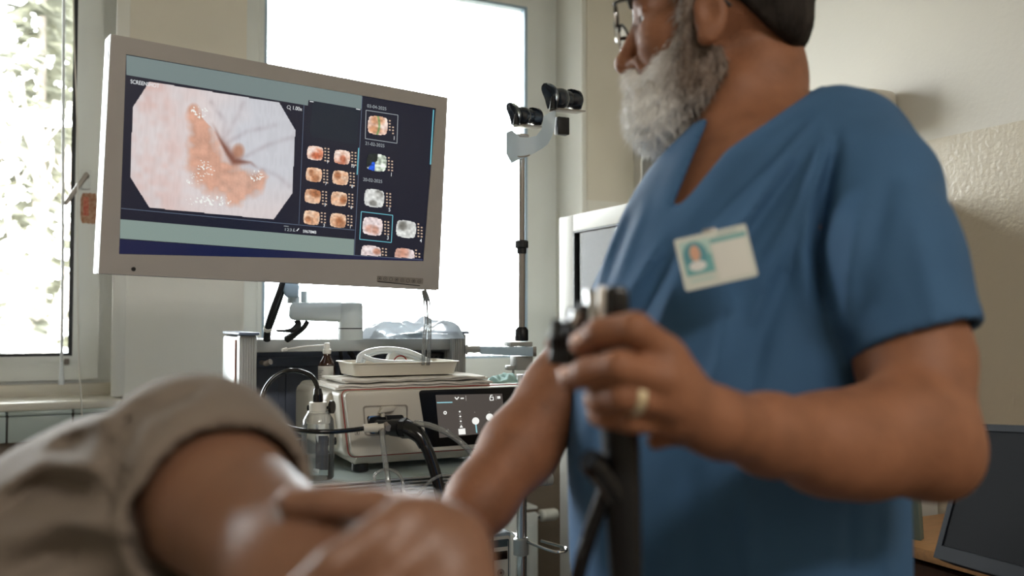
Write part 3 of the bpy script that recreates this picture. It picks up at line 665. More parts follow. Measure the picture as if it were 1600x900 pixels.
# curved plate carrying the two cradles
def pz(x, y, dz=0): return P(x, y, PZ+dz)
top_e = [(791, 207, -.03), (800, 203, -.035), (812, 214, -.035), (826, 215, -.03), (838, 212, -.028), (846, 202, -.03), (848, 190, -.032), (849, 182, -.034), (858, 176, -.034), (868, 171, -.03)]
bot_e = [(791, 240, -.03), (799, 255, -.035), (811, 249, -.035), (824, 244, -.03), (836, 238, -.028), (848, 231, -.03), (856, 225, -.032), (862, 214, -.034), (866, 202, -.034), (868, 186, -.03)]
g = G(); vs = []
for (x, y, d_) in top_e: vs.append(pz(x, y, d_))
for (x, y, d_) in bot_e: vs.append(pz(x, y, d_))
n_ = len(top_e); vs += [q+Vector((0, .004, 0)) for q in vs[:2*n_]]
fs = []
for i in range(n_-1): fs += [(i, i+1, n_+i+1, n_+i), (2*n_+i+1, 2*n_+i, 3*n_+i, 3*n_+i+1), (i+1, i, 2*n_+i, 2*n_+i+1), (n_+i, n_+i+1, 3*n_+i+1, 3*n_+i)]
fs += [(0, n_, 3*n_, 2*n_), (n_-1, 3*n_-1, 4*n_-1, 2*n_-1)]
g.add(vs, fs); g.obj('holder_plate', mat('pale_blue_metal', (190, 206, 218), .35), r, world=True)
SLATE = mat('slate_rubber', (34, 42, 52), .22, coat=.6)
A40 = Vector((math.cos(.75), math.sin(.75), .10)).normalized(); B40 = Vector((-math.sin(.75), math.cos(.75), 0))
def cradle(cx, cy, s, dz):
    g = G(); k = s*PZ/FPX
    Mb = Matrix(((A40.x, B40.x, 0, 0), (A40.y, B40.y, 0, 0), (A40.z, 0, 1, 0), (0, 0, 0, 1)))
    o = pz(cx-17*s, cy+5*s, dz)
    g.box((22*k*1.3, 0, -17.5*k), (44*k*1.35, .030, 2.4*k), .001, M=Matrix.Translation(o) @ Mb); br = g.obj('bracket', M_['steel'], r, world=True)
    z_ = Vector((0, 0, 1)); y_ = z_.cross(A40).normalized(); z2 = A40.cross(y_); L = 38*k/math.cos(.75)
    Mx = Matrix(((y_.x, z2.x, A40.x, o.x), (y_.y, z2.y, A40.y, o.y), (y_.z, z2.z, A40.z, o.z), (0, 0, 0, 1)))
    prof = [(3, 0), (12, 1), (15, 5), (15.5, 10), (14.5, 14), (11.5, 16), (12.5, 19), (12.8, 21.5), (10.5, 24), (12.5, 27), (14.5, 30), (15, 35), (12, 38), (4, 38.5)]
    g = G(); g.lathe([(q*k, (zz/38.5)*L) for q, zz in prof], 32, M=Mx); g.obj('roller', SLATE, r, world=True)
    for x0, hh_, ww_ in ((-.10, 36, 15), (.90, 31, 15)):
        g = G(); N, K = 14, 9; vs = []; base = o+A40*(x0*L)+Vector((0, 0, -15*k))
        for sd_ in (0, 1):
            for i in range(N):
                t = i/(N-1); wd_ = ww_*k*(.62+.38*math.sin(min(1, t*1.6)*math.pi/2))*math.sqrt(max(.02, 1-max(0, (t-.62)/.38)**2.2))
                for j in range(K):
                    u = j/(K-1)*2-1; p_ = base+B40*(u*wd_)+Vector((0, 0, t*hh_*k))-A40*((max(0, t-.35)**1.6)*30*k-(1-u*u)*2.5*k)+A40*sd_*.003; vs.append(p_)
        fs = []; Q_ = N*K
        for i in range(N-1):
            for j in range(K-1): a = i*K+j; fs += [(a, a+1, a+K+1, a+K), (Q_+a, Q_+a+K, Q_+a+K+1, Q_+a+1)]
            fs += [(i*K, (i+1)*K, Q_+(i+1)*K, Q_+i*K), (i*K+K-1, Q_+i*K+K-1, Q_+(i+1)*K+K-1, (i+1)*K+K-1)]
        for j in range(K-1): fs += [(j, Q_+j, Q_+j+1, j+1), ((N-1)*K+j, (N-1)*K+j+1, Q_+(N-1)*K+j+1, Q_+(N-1)*K+j)]
        g.add(vs, fs); g.obj('flange', SLATE, r, world=True)
    g = G(); g.tube([o+Vector((0, 0, -17*k))-A40*.004, o+Vector((0, 0, 2*k))-A40*.004], [.009*s, .004*s], 12); g.obj('post', M_['black'], r, world=True)
cradle(824, 176, .92, -.02); cradle(884, 148, 1.05, -.03)
g = pbox(868, 184, 888, 211, PZ-.01, .02); g.obj('counterweight', M_['black'], r, world=True)
pf, Mx = plathe(815.5, [215, 214, 211, 210], [5, 11, 11, 4]); g = G(); g.lathe(pf, 24, M=Mx); g.obj('top_cap', M_['steel'], r, world=True)
g = G(); g.tube([pz(806, 242, -.03), pz(812, 245, -.035), pz(826, 243, -.03), pz(829, 239, -.02)], .0016, 8, smooth=4); g.obj('wire_clip', M_['steel'], r, world=True)
# wire hook collar low on the pole
r2 = empty('wire_hook_holder', Matrix.Translation(P(814, 855, PZ)), 'white wire hook bracket clamped low on the steel pole', 'hook')
pf, Mx = plathe(814, [867, 866, 842, 840], [10, 12, 12, 10]); g = G(); g.lathe(pf, 24, M=Mx); g.obj('collar', M_['alu'], r2, world=True)
g = G(); g.tube([pz(772, 829, .05), pz(782, 827, .06), pz(806, 836, .03), pz(806, 842, .0)], .0035, 8, smooth=5); g.tube([pz(824, 847, -.02), pz(862, 861, -.06), pz(880, 862, -.06), pz(885, 859, -.04), pz(880, 855, -.02), pz(845, 845, .0)], .0035, 8, smooth=6); g.obj('wire_hook', M_['chrome'], r2, world=True)

# ------------------------------------------------------------------ processor (device) on the shelf
DO = P(530, 737, 1.62); DO.z = shz
dp = onplane(DO)
MD = Matrix.Translation(DO) @ ROOM
dev = empty('video_processor', MD, 'ivory endoscopy processor with black touch panel on the cart shelf', 'processor')
zt = dp(532, 611)[1]; DWd = .37; DD = .33; fz = .012
g = G(); g.hexa([(.035, .03, fz), (DWd-.02, .03, fz), (DWd-.02, DD, fz), (.035, DD, fz), (.035, .0, .035), (DWd-.0, .0, .035), (DWd, DD, .035), (.0, DD, .035)], .004)
g.hexa([(.012, 0.006, .03), (DWd, 0.006, .03), (DWd, DD, .03), (-.002, DD, .03), (.0, 0.006, zt), (DWd, .006, zt), (DWd, DD, zt), (-.004, DD, zt)], .012, 4)
# rear-left bulging shoulder
g.hexa([(-.012, .05, .035), (.05, .05, .035), (.05, DD, .035), (-.012, DD, .035), (-.012, .05, zt-.004), (.05, .05, zt-.004), (.05, DD, zt-.004), (-.012, DD, zt-.004)], .018, 4)
g.obj('body', M_['whited'], dev)
def loop(pp, r=.012, n=6): return pp
fa = dp(541, 616); fb = dp(556, 711)
# raised front plate: rounded quadrilateral, wider at top
def rquad(c4, r, n=7):
    out = []
    for i in range(4):
        p_, c_, q_ = Vector(c4[i-1]), Vector(c4[i]), Vector(c4[(i+1) % 4]); a = c_+(p_-c_).normalized()*r; b = c_+(q_-c_).normalized()*r
        for k in range(n+1):
            t = k/n; out.append(tuple((1-t)**2*a+2*t*(1-t)*c_+t*t*b))
    return out
c4 = [dp(536, 611), dp(548, 713), (DWd-.012, dp(548, 713)[1]), (DWd-.004, dp(536, 611)[1])]
plate = rquad([(c4[0][0], zt-.001), c4[1], c4[2], (DWd-.004, zt-.001)], .012)
g = G(); g.prism(plate, -.010, .010, bev=.003); fp = g.obj('front_plate', M_['whited'], dev)
g = G(); g.tube([(x, .0045, z) for x, z in rquad([(c4[0][0]-.0025, zt+.001), (c4[1][0]-.0025, c4[1][1]-.0025), (DWd-.010, c4[1][1]-.0025), (DWd, zt+.001)], .013)], .0009, 8, closed=True); g.obj('red_trim_line', M_['red'], dev)
fy = -.0103
def devpx(x, y):  # pixel on the raised plate -> local x,z
    p = hit(x, y, DO+ev*fy, ev); return (p-DO).dot(cv), (p-DO).z
g = G(); sq = rquad([devpx(654, 610), devpx(668, 699), (DWd-.012, devpx(668, 699)[1]-.0), (DWd-.008, devpx(654, 610)[1])], .008); g.prism(sq, fy-.0015, fy+.001, bev=.0005); tp = g.obj('touch_panel', M_['panelblk'], dev)
def ppoly(px, m, name, par, off=.0002, th_=.0004):
    g = G(); g.prism([devpx(x, y) for x, y in px], fy-.0015-off-th_, fy-.0015-off+.0001); return g.obj(name, m, par, smooth=False)
UI = emis('touchscreen_grey', (80, 74, 70), .9); UW = emis('touchscreen_white', (245, 245, 240), 1.0); UC = emis('touchscreen_cyan', (150, 205, 215), .9); UD = emis('touchscreen_light_grey', (165, 158, 152), .8)
ui = ppoly([(680, 617), (686, 684), (790, 674), (784, 615)], UI, 'display', tp)
def disc(cx, cy, r, n=20): return [(cx+r*math.cos(2*math.pi*k/n), cy+r*math.sin(2*math.pi*k/n)) for k in range(n)]
def sub(px, m=UW, name='screen_icon', off=.0008): ppoly(px, m, name, ui, off)
def strip(x0, y0, x1, y1, w_): 
    n_ = math.hypot(x1-x0, y1-y0); ux, uy = (y1-y0)/n_*w_/2, -(x1-x0)/n_*w_/2; return [(x0+ux, y0+uy), (x1+ux, y1+uy), (x1-ux, y1-uy), (x0-ux, y0-uy)]
sub(strip(682, 629, 706, 628.4, 1.8), UC)
sub(strip(710, 620.6, 713, 624, 1.6)); sub(strip(713, 624, 716, 620.2, 1.6)); sub(strip(719, 622.3, 724, 622, 1.8)); sub(strip(727, 618, 727.6, 626, .9), UD)
for x0, y0, x1, y1 in ((764.5, 620.5, 769.8, 620.2), (769.8, 620.2, 770.2, 625), (770.2, 625, 765, 625.3), (765, 625.3, 764.5, 620.5), (765.6, 620, 765.6, 617.4), (765.6, 617.4, 768.8, 617.2)): sub(strip(x0, y0, x1, y1, 1.1))
sub(strip(774, 617.5, 774.4, 625, .8), UD); sub([(776, 619), (776.3, 623), (781, 622.6), (780.8, 618.8)])
for k in range(6):
    a = k*math.pi/3; sub(strip(694.8+2.1*math.cos(a), 644.8+2.3*math.sin(a), 694.8+2.1*math.cos(a+1.05), 644.8+2.3*math.sin(a+1.05), 1.5))
for k, (x, y) in enumerate(((717.6, 643), (718.4, 650.5), (719.2, 658))): sub(disc(x, y, 1.4, 8)); sub(strip(x-2, y+4, x+2.5, y+3.8, .8), UD)
sub([(717.5, 668), (720, 663.5), (722.6, 667.8)]); sub([(715.5, 670), (716.2, 679), (726.8, 678.2), (726, 669.2)])
sub([(697, 672), (700, 670.5), (699, 674), (696, 674.6)])
for cx, cy, y1 in ((742.3, 657.6, 676), (764.2, 651.5, 673)): sub(strip(cx+.3, cy+4, cx+2, y1, 1.9), UC, off=.0006); sub(disc(cx, cy, 5.6), UW, 'slider_knob', .0011)
sub(disc(741, 644, .7, 6), UD); sub(disc(763.5, 643.5, .7, 6), UD); sub(disc(753.8, 677, 1.1, 6))
# connector recess
g = G(); fr_ = rquad([devpx(567, 634), devpx(570, 681), devpx(637, 679), devpx(637, 632)], .006); inn = rquad([devpx(569, 636), devpx(572, 679), devpx(635, 677), devpx(635, 634)], .0055); ring_plate(fr_, inn, fy-.0012, fy+.001, g); g.obj('socket_frame', mat('taupe_outline', (146, 138, 128), .5), dev)
g = G(); g.prism(rquad([devpx(573, 650), devpx(577, 678), devpx(634, 675), devpx(630, 648)], .005), fy-.0008, fy+.001); sk = g.obj('socket', M_['black'], dev)
g = G(); fr_ = rquad([devpx(574, 650), devpx(577, 676), devpx(604, 676), devpx(604, 648)], .006); inn = rquad([devpx(576, 652), devpx(579, 674), devpx(602, 674), devpx(602, 650)], .0055); ring_plate(fr_, inn, fy-.004, fy, g); g.obj('socket_rim', M_['chrome'], sk)
a = devpx(590, 645); b = devpx(615, 634)
g = G(); g.hexa([(a[0], fy-.012, a[1]), (b[0]-.003, fy-.012, a[1]+.003), (b[0], fy, a[1]+.003), (a[0], fy, a[1]), (a[0]+.006, fy-.014, b[1]-.001), (b[0], fy-.014, b[1]), (b[0], fy, b[1]+.001), (a[0]+.006, fy, b[1])], .001); g.tube([(a[0]+.008, fy-.006, a[1]-.007), (a[0]+.008, fy-.006, a[1]+.002)], .0035, 12); g.obj('latch', M_['whited'], dev)
g = G(); q = devpx(558, 676)
for k in range(4): pass
ring_plate([(q[0]-.004, q[1]-.004), (q[0]+.004, q[1]-.004), (q[0]+.004, q[1]+.004), (q[0]-.004, q[1]+.004)], [(q[0]-.0034, q[1]-.0034), (q[0]+.0034, q[1]-.0034), (q[0]+.0034, q[1]+.0034), (q[0]-.0034, q[1]+.0034)], fy-.0004, fy, g)
g.box((q[0], fy-.0002, q[1]-.0005), (.0016, .0006, .004)); g.box((q[0], fy-.0002, q[1]+.008), (.011, .0005, .0006)); g.obj('printed_symbol', M_['ink'], dev)
for x, y in ((.05, .04), (DWd-.05, .04), (.05, DD-.04), (DWd-.05, DD-.04)):
    g = G(); g.lathe([(.016, 0), (.016, fz+.001)], 20, M=Matrix.Translation((x, y, 0))); g.obj('rubber_foot', M_['black'], dev)
# side knob of the processor on its left face
g = G(); q = Vector((-.012, .075, .10)); g.tube([q, q+Vector((-.006, 0, 0))], .006, 16); g.obj('side_button', M_['black'], dev)
q = Vector((-.003, .03, .058)); g = G(); g.tube([q+Vector((.004, 0, 0)), q+Vector((-.012, 0, 0))], [.007, .0075], 16); g.obj('side_knob', M_['black'], dev)
# small device and box lower on the cart (bottom centre)
q0 = P(752, 862, 1.72); zz = P(780, 838, 1.72)
r = empty('control_box', Matrix.Translation((q0.x-.02, q0.y, shz-.30+.0)) @ ROOM, 'grey framed control box with round buttons on the lower shelf', 'control unit')
hbx = zz.z-(shz-.30)-.0
fxw = .085
g = G(); g.box((fxw/2, .1, hbx/2), (fxw, .2, hbx), .004); g.obj('housing', mat('blue_grey_box', (150, 166, 180), .4), r)
g = G(); g.prism(rrect(.004, .004, fxw-.004, hbx-.006, .004), -.003, .002); pn = g.obj('front_panel', M_['white'], r)
g = G(); ring_plate(rrect(.006, .006, fxw-.006, hbx-.012, .003), rrect(.008, .008, fxw-.008, hbx-.014, .003), -.0036, -.002, g); g.box((fxw/2, -.0035, hbx-.020), (fxw-.018, .001, .012)); g.obj('printed_border', mat('dark_teal_print', (70, 88, 96), .5), pn)
g = G(); g.box((fxw-.025, -.004, hbx-.042), (.03, .003, .016), .001); g.obj('readout', M_['blackg'], pn)
for k in range(3):
    g = G(); g.tube([(fxw-.024, -.002, hbx-.075-k*.03), (fxw-.024, -.0045, hbx-.075-k*.03)], .0075, 20); b_ = g.obj('button', M_['alu'], pn)
    g = G(); g.tube([(fxw-.024, -.0045, hbx-.075-k*.03), (fxw-.024, -.005, hbx-.075-k*.03)], .0025, 10); g.obj('button_mark', M_['ink'], b_)
# ------------------------------------------------------------------ things on and around the processor
ZT = shz+zt  # top of processor
def topz(x, y, z0=None):  # pixel -> point on a horizontal plane
    r_ = ray(x, y); z0 = ZT if z0 is None else z0; return Vector((0, 0, CZ)) + r_*((z0-CZ)/r_.z)
def dloc(x, y, z): return DO+cv*x+ev*y+Vector((0, 0, z-DO.z))
# folded paper drapes: a stack of folded sheets
def sheet(x0, x1, y0, y1, z, t, rot, seed, label):
    rr = random.Random(seed); n, m = 30, 14
    r_ = np.random.default_rng(seed); ph = r_.uniform(0, 6, 4)
    g = G(); L = max(2, int(t/.0032))
    for l in range(L):
        vs = []; fs = []; zz_ = z+l*t/L; th = t/L*.82; dx = rr.uniform(-.004, .004); dy = rr.uniform(-.003, .003)
        for top in (0, 1):
            for i in range(n):
                for j in range(m):
                    u, v = i/(n-1), j/(m-1); x = x0+(x1-x0)*u+dx; y = y0+(y1-y0)*v+dy
                    sag = .0011*math.sin(u*9+ph[0]+v*3)+.0008*math.sin(u*23+ph[1])+.001*math.sin(v*7+ph[2])
                    vs.append((x, y, zz_+th*top+sag*(l/L)+(.0008*math.sin(u*31+ph[3]) if v < .1 else 0)))
        K = n*m
        for i in range(n-1):
            for j in range(m-1):
                a = i*m+j; fs += [(K+a, K+a+m, K+a+m+1, K+a+1), (a, a+1, a+m+1, a+m)]
        for i in range(n-1): fs += [(i*m, (i+1)*m, K+(i+1)*m, K+i*m), ((i+1)*m+m-1, i*m+m-1, K+i*m+m-1, K+(i+1)*m+m-1)]
        for j in range(m-1): fs += [(j+1, j, K+j, K+j+1), ((n-1)*m+j, (n-1)*m+j+1, K+(n-1)*m+j+1, K+(n-1)*m+j)]
        g.add(vs, fs)
    M = MD @ Matrix.Rotation(rot, 4, 'Z')
    g.obj('folded_drape', M_['paper'], M=M, label=label, cat='drape', group='white folded drapes on the processor')
sheet(-.002, .305, .012, .17, zt+.001, .009, 0, 1, 'wide white folded paper drape lying directly on the processor')
sheet(.012, .300, .020, .165, zt+.012, .008, .015, 2, 'white folded drape on top of the other, under the tray')
ZD = zt+.0225
# rectangular tray
tl, trr = DO, DO
def dplane(off):
    o = DO+ev*off
    def f(x, y): p = hit(x, y, o, ev); return (p-DO).dot(cv), (p-DO).z
    return f
tp_ = dplane(.04); x0, z1 = tp_(553, 567.5); x1, _ = tp_(718, 568)
TD = .13; r = empty('tray', MD @ Matrix.Translation(((x0+x1)/2, .04+TD/2, ZD)), 'shallow ivory plastic tray holding coiled white tubing', 'tray')
TW = x1-x0; TH = z1-ZD
g = G(); o_ = rquad([(-TW/2, -TD/2), (TW/2, -TD/2), (TW/2, TD/2), (-TW/2, TD/2)], .015); k = len(o_)
def sc(p, dx): return [(x*(1-dx*2/TW), y*(1-dx*2/TD)) for x, y in p]
lv = [(sc(o_, .006), 0), (sc(o_, 0.001), TH-.003), (sc(o_, -.003), TH-.002), (sc(o_, -.003), TH), (sc(o_, .002), TH), (sc(o_, .008), .003)]
vs = [(x, y, z) for p, z in lv for x, y in p]; fs = []
for a in range(len(lv)-1):
    for i in range(k): j = (i+1) % k; fs.append((a*k+i, a*k+j, (a+1)*k+j, (a+1)*k+i))
fs += [tuple(range(k))[::-1], tuple((len(lv)-1)*k+i for i in range(k))]; g.add(vs, fs); g.obj('tray_shell', mat('ivory_tray_plastic', (218, 212, 198), .45), r)
# coil of white tubing in the tray
def dz_(x, y, off): p = hit(x, y, DO+ev*off, ev); return p
g = G()
zc = .10
g.tube([dz_(560, 568, .06), dz_(563, 556, .07), dz_(577, 549, .09), dz_(604, 545.5, .10), dz_(635, 549, .10), dz_(660, 559, .09), dz_(674, 569, .07), dz_(672, 578, .06)], .0052, 10, smooth=7)
g.tube([dz_(566, 572, .075), dz_(570, 560, .09), dz_(587, 551, .11), dz_(612, 549, .12), dz_(640, 555, .11), dz_(659, 565, .10), dz_(640, 566, .06), dz_(610, 566, .05), dz_(585, 563, .05), dz_(568, 557, .06)], .0045, 10, smooth=7)
g.obj('tubing_coil', M_['tubew'], M=Matrix.Identity(4), label='coiled white silicone tube standing up out of the tray', cat='tube')
rc_ = dz_(623, 566, .125)
g = G(); Mx = Matrix.Translation(rc_) @ ROOM @ Matrix.Rotation(math.pi/2, 4, 'X')
r = empty('tape_roll', Matrix.Translation(rc_), 'white round roll with a red ring in the tray', 'roll')
g = G(); g.lathe([(.0, -.01), (.025, -.01), (.026, -.008), (.026, .008), (.025, .01), (0, .01)], 36, M=Mx); g.obj('roll', M_['white'], r, world=True)
g = G(); g.tube([Mx @ Vector((.0135*math.cos(t), .0135*math.sin(t), .0102)) for t in [2*math.pi*k/28 for k in range(28)]], .0013, 8, closed=True); g.obj('ring', M_['red'], r, world=True)
# amber spray bottle
b0 = P(510.5, 600, 1.85); bz_ = ZT+.001
br_ = 13*1.85/FPX
r = empty('spray_bottle', Matrix.Translation((b0.x, b0.y, bz_)), 'small amber glass spray bottle with long white nozzle', 'bottle')
def hz(y): return P(510, y, 1.85).z-bz_
g = G(); g.lathe([(br_*.9, 0), (br_, .003), (br_, hz(570)), (br_*.92, hz(566)), (br_*.5, hz(558)), (br_*.42, hz(553))], 32); g.obj('glass_body', M_['amber'], r)
g = G(); n = 20; vs = []
for zz_ in (hz(597), hz(571.5)):
    for k in range(n+1): t = math.radians(180+15+k*135/n); vs.append(((br_+.0006)*math.cos(t), (br_+.0006)*math.sin(t), zz_))
g.add(vs, [(k, k+1, n+2+k, n+1+k) for k in range(n)]); lb = g.obj('paper_label', M_['label'], r)
g = G()
for k, zz_ in enumerate((.2, .32, .42, .52, .62, .72)):
    vs = []; z0_ = hz(597)+(hz(571)-hz(597))*zz_
    for dz2 in (-.0005, .0005):
        for j in range(7): t = math.radians(200+j*(6+2*(k % 3))); vs.append(((br_+.0009)*math.cos(t), (br_+.0009)*math.sin(t), z0_+dz2))
    g.add(vs, [(j, j+1, 8+j, 7+j) for j in range(6)])
g.obj('label_print', M_['ink'], lb)
g = G(); g.lathe([(.0072, hz(553)), (.0085, hz(552)), (.0085, hz(546)), (.0065, hz(545)), (.0065, hz(542)), (.0058, hz(541)), (.0058, hz(536.5)), (.004, hz(535.5))], 24); g.obj('pump_head', M_['white'], r)
pp = [Vector((b0.x-.004, b0.y-.004, bz_+hz(539.5))), P(480, 541, 1.80), P(458, 544, 1.77), P(443, 546.5, 1.75)]
g = G(); g.tube(pp, [.0017, .0014, .0014, .0016], 10, smooth=4); g.tube([P(448, 545.5, 1.756), P(440.5, 547, 1.748)], [.0036, .003], 12); g.obj('nozzle', M_['white'], r, world=True)
# water bottle
wz = 1.585; wb = P(496.5, 740, wz); kx = wz/FPX
r = empty('water_bottle', Matrix.Translation((wb.x, wb.y, shz)), 'clear water bottle with ivory screw cap on the shelf left of the processor', 'bottle')
def hw(y): return max(0.0005, P(497, y, wz).z-shz)
R_ = 25*kx
g = G(); g.lathe([(R_*.92, .0005), (R_, .004), (R_, hw(668)), (R_*.93, hw(655)), (R_*.72, hw(646)), (R_*.62, hw(641))], 36, capped=False); g.lathe([(0.0001, .001), (R_*.9, .001)], 36, capped=False); g.obj('bottle_body', M_['clearpl'], r)
g = G(); g.lathe([(0.001, .002), (R_*.93, .002), (R_*.93, hw(712)), (0.001, hw(712))], 32); g.obj('water', thin_glass('water', (.93, .95, .95), .05, .02), r)
g = G(); g.lathe([(18*kx, hw(661)), (18.5*kx, hw(659)), (18.5*kx, hw(647)), (17*kx, hw(644)), (14*kx, hw(643)), (14*kx, hw(629)), (13*kx, hw(628)), (3*kx, hw(628))], 36)
for k in range(24): t = 2*math.pi*k/24; g.box((18.4*kx*math.cos(t), 18.4*kx*math.sin(t), (hw(658)+hw(649))/2), (.0012, .0012, hw(649)-hw(658)))
g.obj('screw_cap', M_['white'], r)
g = G(); c0 = P(497, 640, wz); g.tube([P(510, 637, wz), P(518, 636, wz-.004)], .0028, 10); g.tube([P(516.5, 636, wz-.005), P(520.5, 636, wz-.006)], .0115, 24); g.tube([P(484, 637, wz), P(480.5, 637, wz)], [.006, .005], 14); g.obj('valve_knob', M_['black'], r, world=True)
g = G(); g.tube([P(495, 660, wz), P(497, 690, wz+.005), P(506, 722, wz+.008), P(509, 733, wz+.006)], .0022, 8, smooth=5); g.tube([P(490, 735, wz), P(498, 737, wz)], .004, 8); g.obj('dip_tube', M_['tubew'], r, world=True)
g = G(); g.box((.006, .004, .045), (.022, .002, .06), .001); g.obj('volume_scale', mat('dark_grey_label', (62, 66, 76), .5), r)
g = G(); g.tube([P(497, 629, wz), P(497, 616, wz)], .0088, 18); g.tube([P(497, 618, wz), P(496.5, 607, wz)], [.0088, .0065], 18)
g.tube([P(496.5, 610, wz), P(493, 597, wz+.005), P(484, 586, wz+.01), P(466, 579.5, wz+.02), P(446, 580.5, wz+.02), P(426, 592, wz+.01), P(412.5, 612, wz), P(411.5, 632, wz-.01), P(421, 650, wz-.02), P(440, 663, wz-.03), P(465, 671.5, wz-.045), P(500, 674.5, wz-.045), P(535, 673.5, wz-.03), P(569, 669.5, wz-.01)], .0042, 12, smooth=7); g.obj('black_hose', M_['blackg'], r, world=True)
g = G(); g.tube([P(568, 669.5, wz-.01), P(590, 668, wz-.002)], [.0075, .0085], 16); g.tube([P(589, 668, wz-.002), P(600, 667, wz)], .006, 16); g.obj('hose_plug', M_['whited'], r, world=True)
# clear tubes near the processor
def loose(name, px, r_, m, label, cat='tube', smooth=7, n=10, flat=1):
    g = G(); g.tube([P(*q) for q in px], r_, n, smooth=smooth, flat=flat); return g.obj(name, m, M=Matrix.Identity(4), label=label, cat=cat)
loose('suction_tube', [(597, 672, 1.57), (598, 690, 1.565), (602, 720, 1.56), (607, 755, 1.55), (612, 790, 1.53), (616, 880, 1.50), (600, 960, 1.50)], .0048, M_['tubecl'], 'clear tube hanging straight down from the socket plug')
loose('clear_tube', [(648, 661, 1.58), (672, 665, 1.57), (700, 677, 1.565), (722, 693, 1.56), (739, 712, 1.56), (752, 745, 1.56), (765, 800, 1.58), (768, 900, 1.6)], .0052, M_['tubecl'], 'clear tube arching right in front of the touch panel')
loose('thin_tube', [(585, 752, 1.545), (586, 742, 1.55), (596, 735, 1.555), (610, 734, 1.555), (622, 740, 1.55), (629, 752, 1.545), (632, 768, 1.54), (650, 775, 1.54), (672, 752, 1.545), (690, 742, 1.55)], .0028, M_['tubecl'], 'thin clear tube looping over the front edge of the cart shelf')
loose('rinse_tube', [(661.5, 456, 1.66), (664, 470, 1.70), (665.5, 500, 1.72), (663, 530, 1.72), (661, 570, 1.73)], .0036, M_['tubecl'], 'clear glass tube hanging below the display, left of the pair')
loose('rinse_tube', [(664, 455, 1.66), (669, 470, 1.70), (671, 500, 1.72), (671, 530, 1.72), (669, 570, 1.73)], .0036, M_['tubecl'], 'clear glass tube hanging below the display, right of the pair')
bpy.data.objects['rinse_tube']['group'] = 'clear rinse tubes'; bpy.data.objects['rinse_tube.001']['group'] = 'clear rinse tubes'
# black cables behind the display
loose('display_cable', [(444, 430, 1.80), (438, 452, 1.80), (426, 485, 1.81), (419, 510, 1.83), (417, 531, 1.85)], [.006, .006, .0065, .0075, .0075], M_['black'], 'thick black display cable going down left of the support arm', 'cable')
loose('power_cable', [(446, 435, 1.81), (441, 460, 1.81), (431, 490, 1.815), (423, 512, 1.83)], .0036, M_['black'], 'thinner black cable alongside the thick display cable', 'cable')
g = G(); g.tube([P(418.5, 511, 1.83), P(418, 515, 1.835)], .009, 16); g.obj('cable_tie', M_['white'], M=Matrix.Identity(4), label='white tie around the black display cable', cat='cable tie')
loose('arm_cable', [(463, 500, 1.83), (466, 507, 1.83), (458, 515, 1.82), (446, 517, 1.82), (432, 516.5, 1.81)], [.006, .007, .006, .003, .0022], M_['black'], 'black cable end pointing left under the support arm', 'cable')
loose('arm_cable', [(481, 502, 1.84), (474, 512, 1.84), (462, 521, 1.85), (448, 530, 1.86)], [.005, .0055, .007, .008], M_['black'], 'black cable bundle curling down from under the arm to the cart', 'cable')
# hose inside the cart
loose('hanging_cable', [(532, 549, 1.97), (534, 570, 1.98), (533, 600, 1.99), (530, 660, 2.0)], .0042, M_['black'], 'black cable hanging inside the cart beside the amber bottle', 'cable')
loose('hanging_cable', [(546, 549, 1.98), (553, 560, 1.99), (559, 575, 2.0), (560, 640, 2.02)], .006, M_['black'], 'thick black cable inside the cart left of the tray', 'cable')
# teal cloth behind the processor
V_ = []
tb = topz(790, 603)
def cloth(name, cx, cy, z, px_w, h_, m, label, cat, seed, yd=.05):
    r_ = np.random.default_rng(seed); n = 26; g = G(); ph = r_.uniform(0, 6, 8)
    vs = []; W2 = px_w/FPX*z/2; c0 = P(cx, cy, z)
    for i in range(n):
        for j in range(n):
            u, v = i/(n-1)*2-1, j/(n-1)*2-1; rr_ = max(abs(u), abs(v)); e_ = max(0, 1-(abs(u)**2.4+abs(v)**2.4)/1.15)
            hh_ = h_*(e_**.5)*(.62+.20*math.sin(3.1*u+ph[0]+1.2*v)+.14*math.sin(6*u+ph[1]-3*v)+.08*math.sin(11*v+ph[2]+4*u)+.05*math.sin(17*u+ph[3]))
            vs.append((c0.x+W2*u*(1+.08*math.sin(4*v+ph[4])), c0.y+yd*v*(1+.1*math.sin(5*u+ph[5])), c0.z+max(.0008, hh_)))
    fs = [(i*n+j, (i+1)*n+j, (i+1)*n+j+1, i*n+j+1) for i in range(n-1) for j in range(n-1)]
    k = len(vs); vs += [(x, y, c0.z) for x, y, _ in vs]; fs += [(k+i*n+j, k+i*n+j+1, k+(i+1)*n+j+1, k+(i+1)*n+j) for i in range(n-1) for j in range(n-1)]
    for i in range(n-1): fs += [(i*n, k+i*n, k+(i+1)*n, (i+1)*n), (i*n+n-1, (i+1)*n+n-1, k+(i+1)*n+n-1, k+i*n+n-1), (i, i+1, k+i+1, k+i), ((n-1)*n+i, k+(n-1)*n+i, k+(n-1)*n+i+1, (n-1)*n+i+1)]
    g.add(vs, fs); return g.obj(name, m, M=Matrix.Identity(4), label=label, cat=cat)
cb_ = P(785, 602, 1.87)
cloth('teal_cloth', 785, 604, 1.86, 44, .022, M_['teal'], 'crumpled pale teal cloth behind the right end of the processor', 'cloth', 4, .04)
# make the cloth rest: it lies on the processor top
oc = bpy.data.objects['teal_cloth']; oc.location.z = (ZT+.001)-P(785, 604, 1.86).z
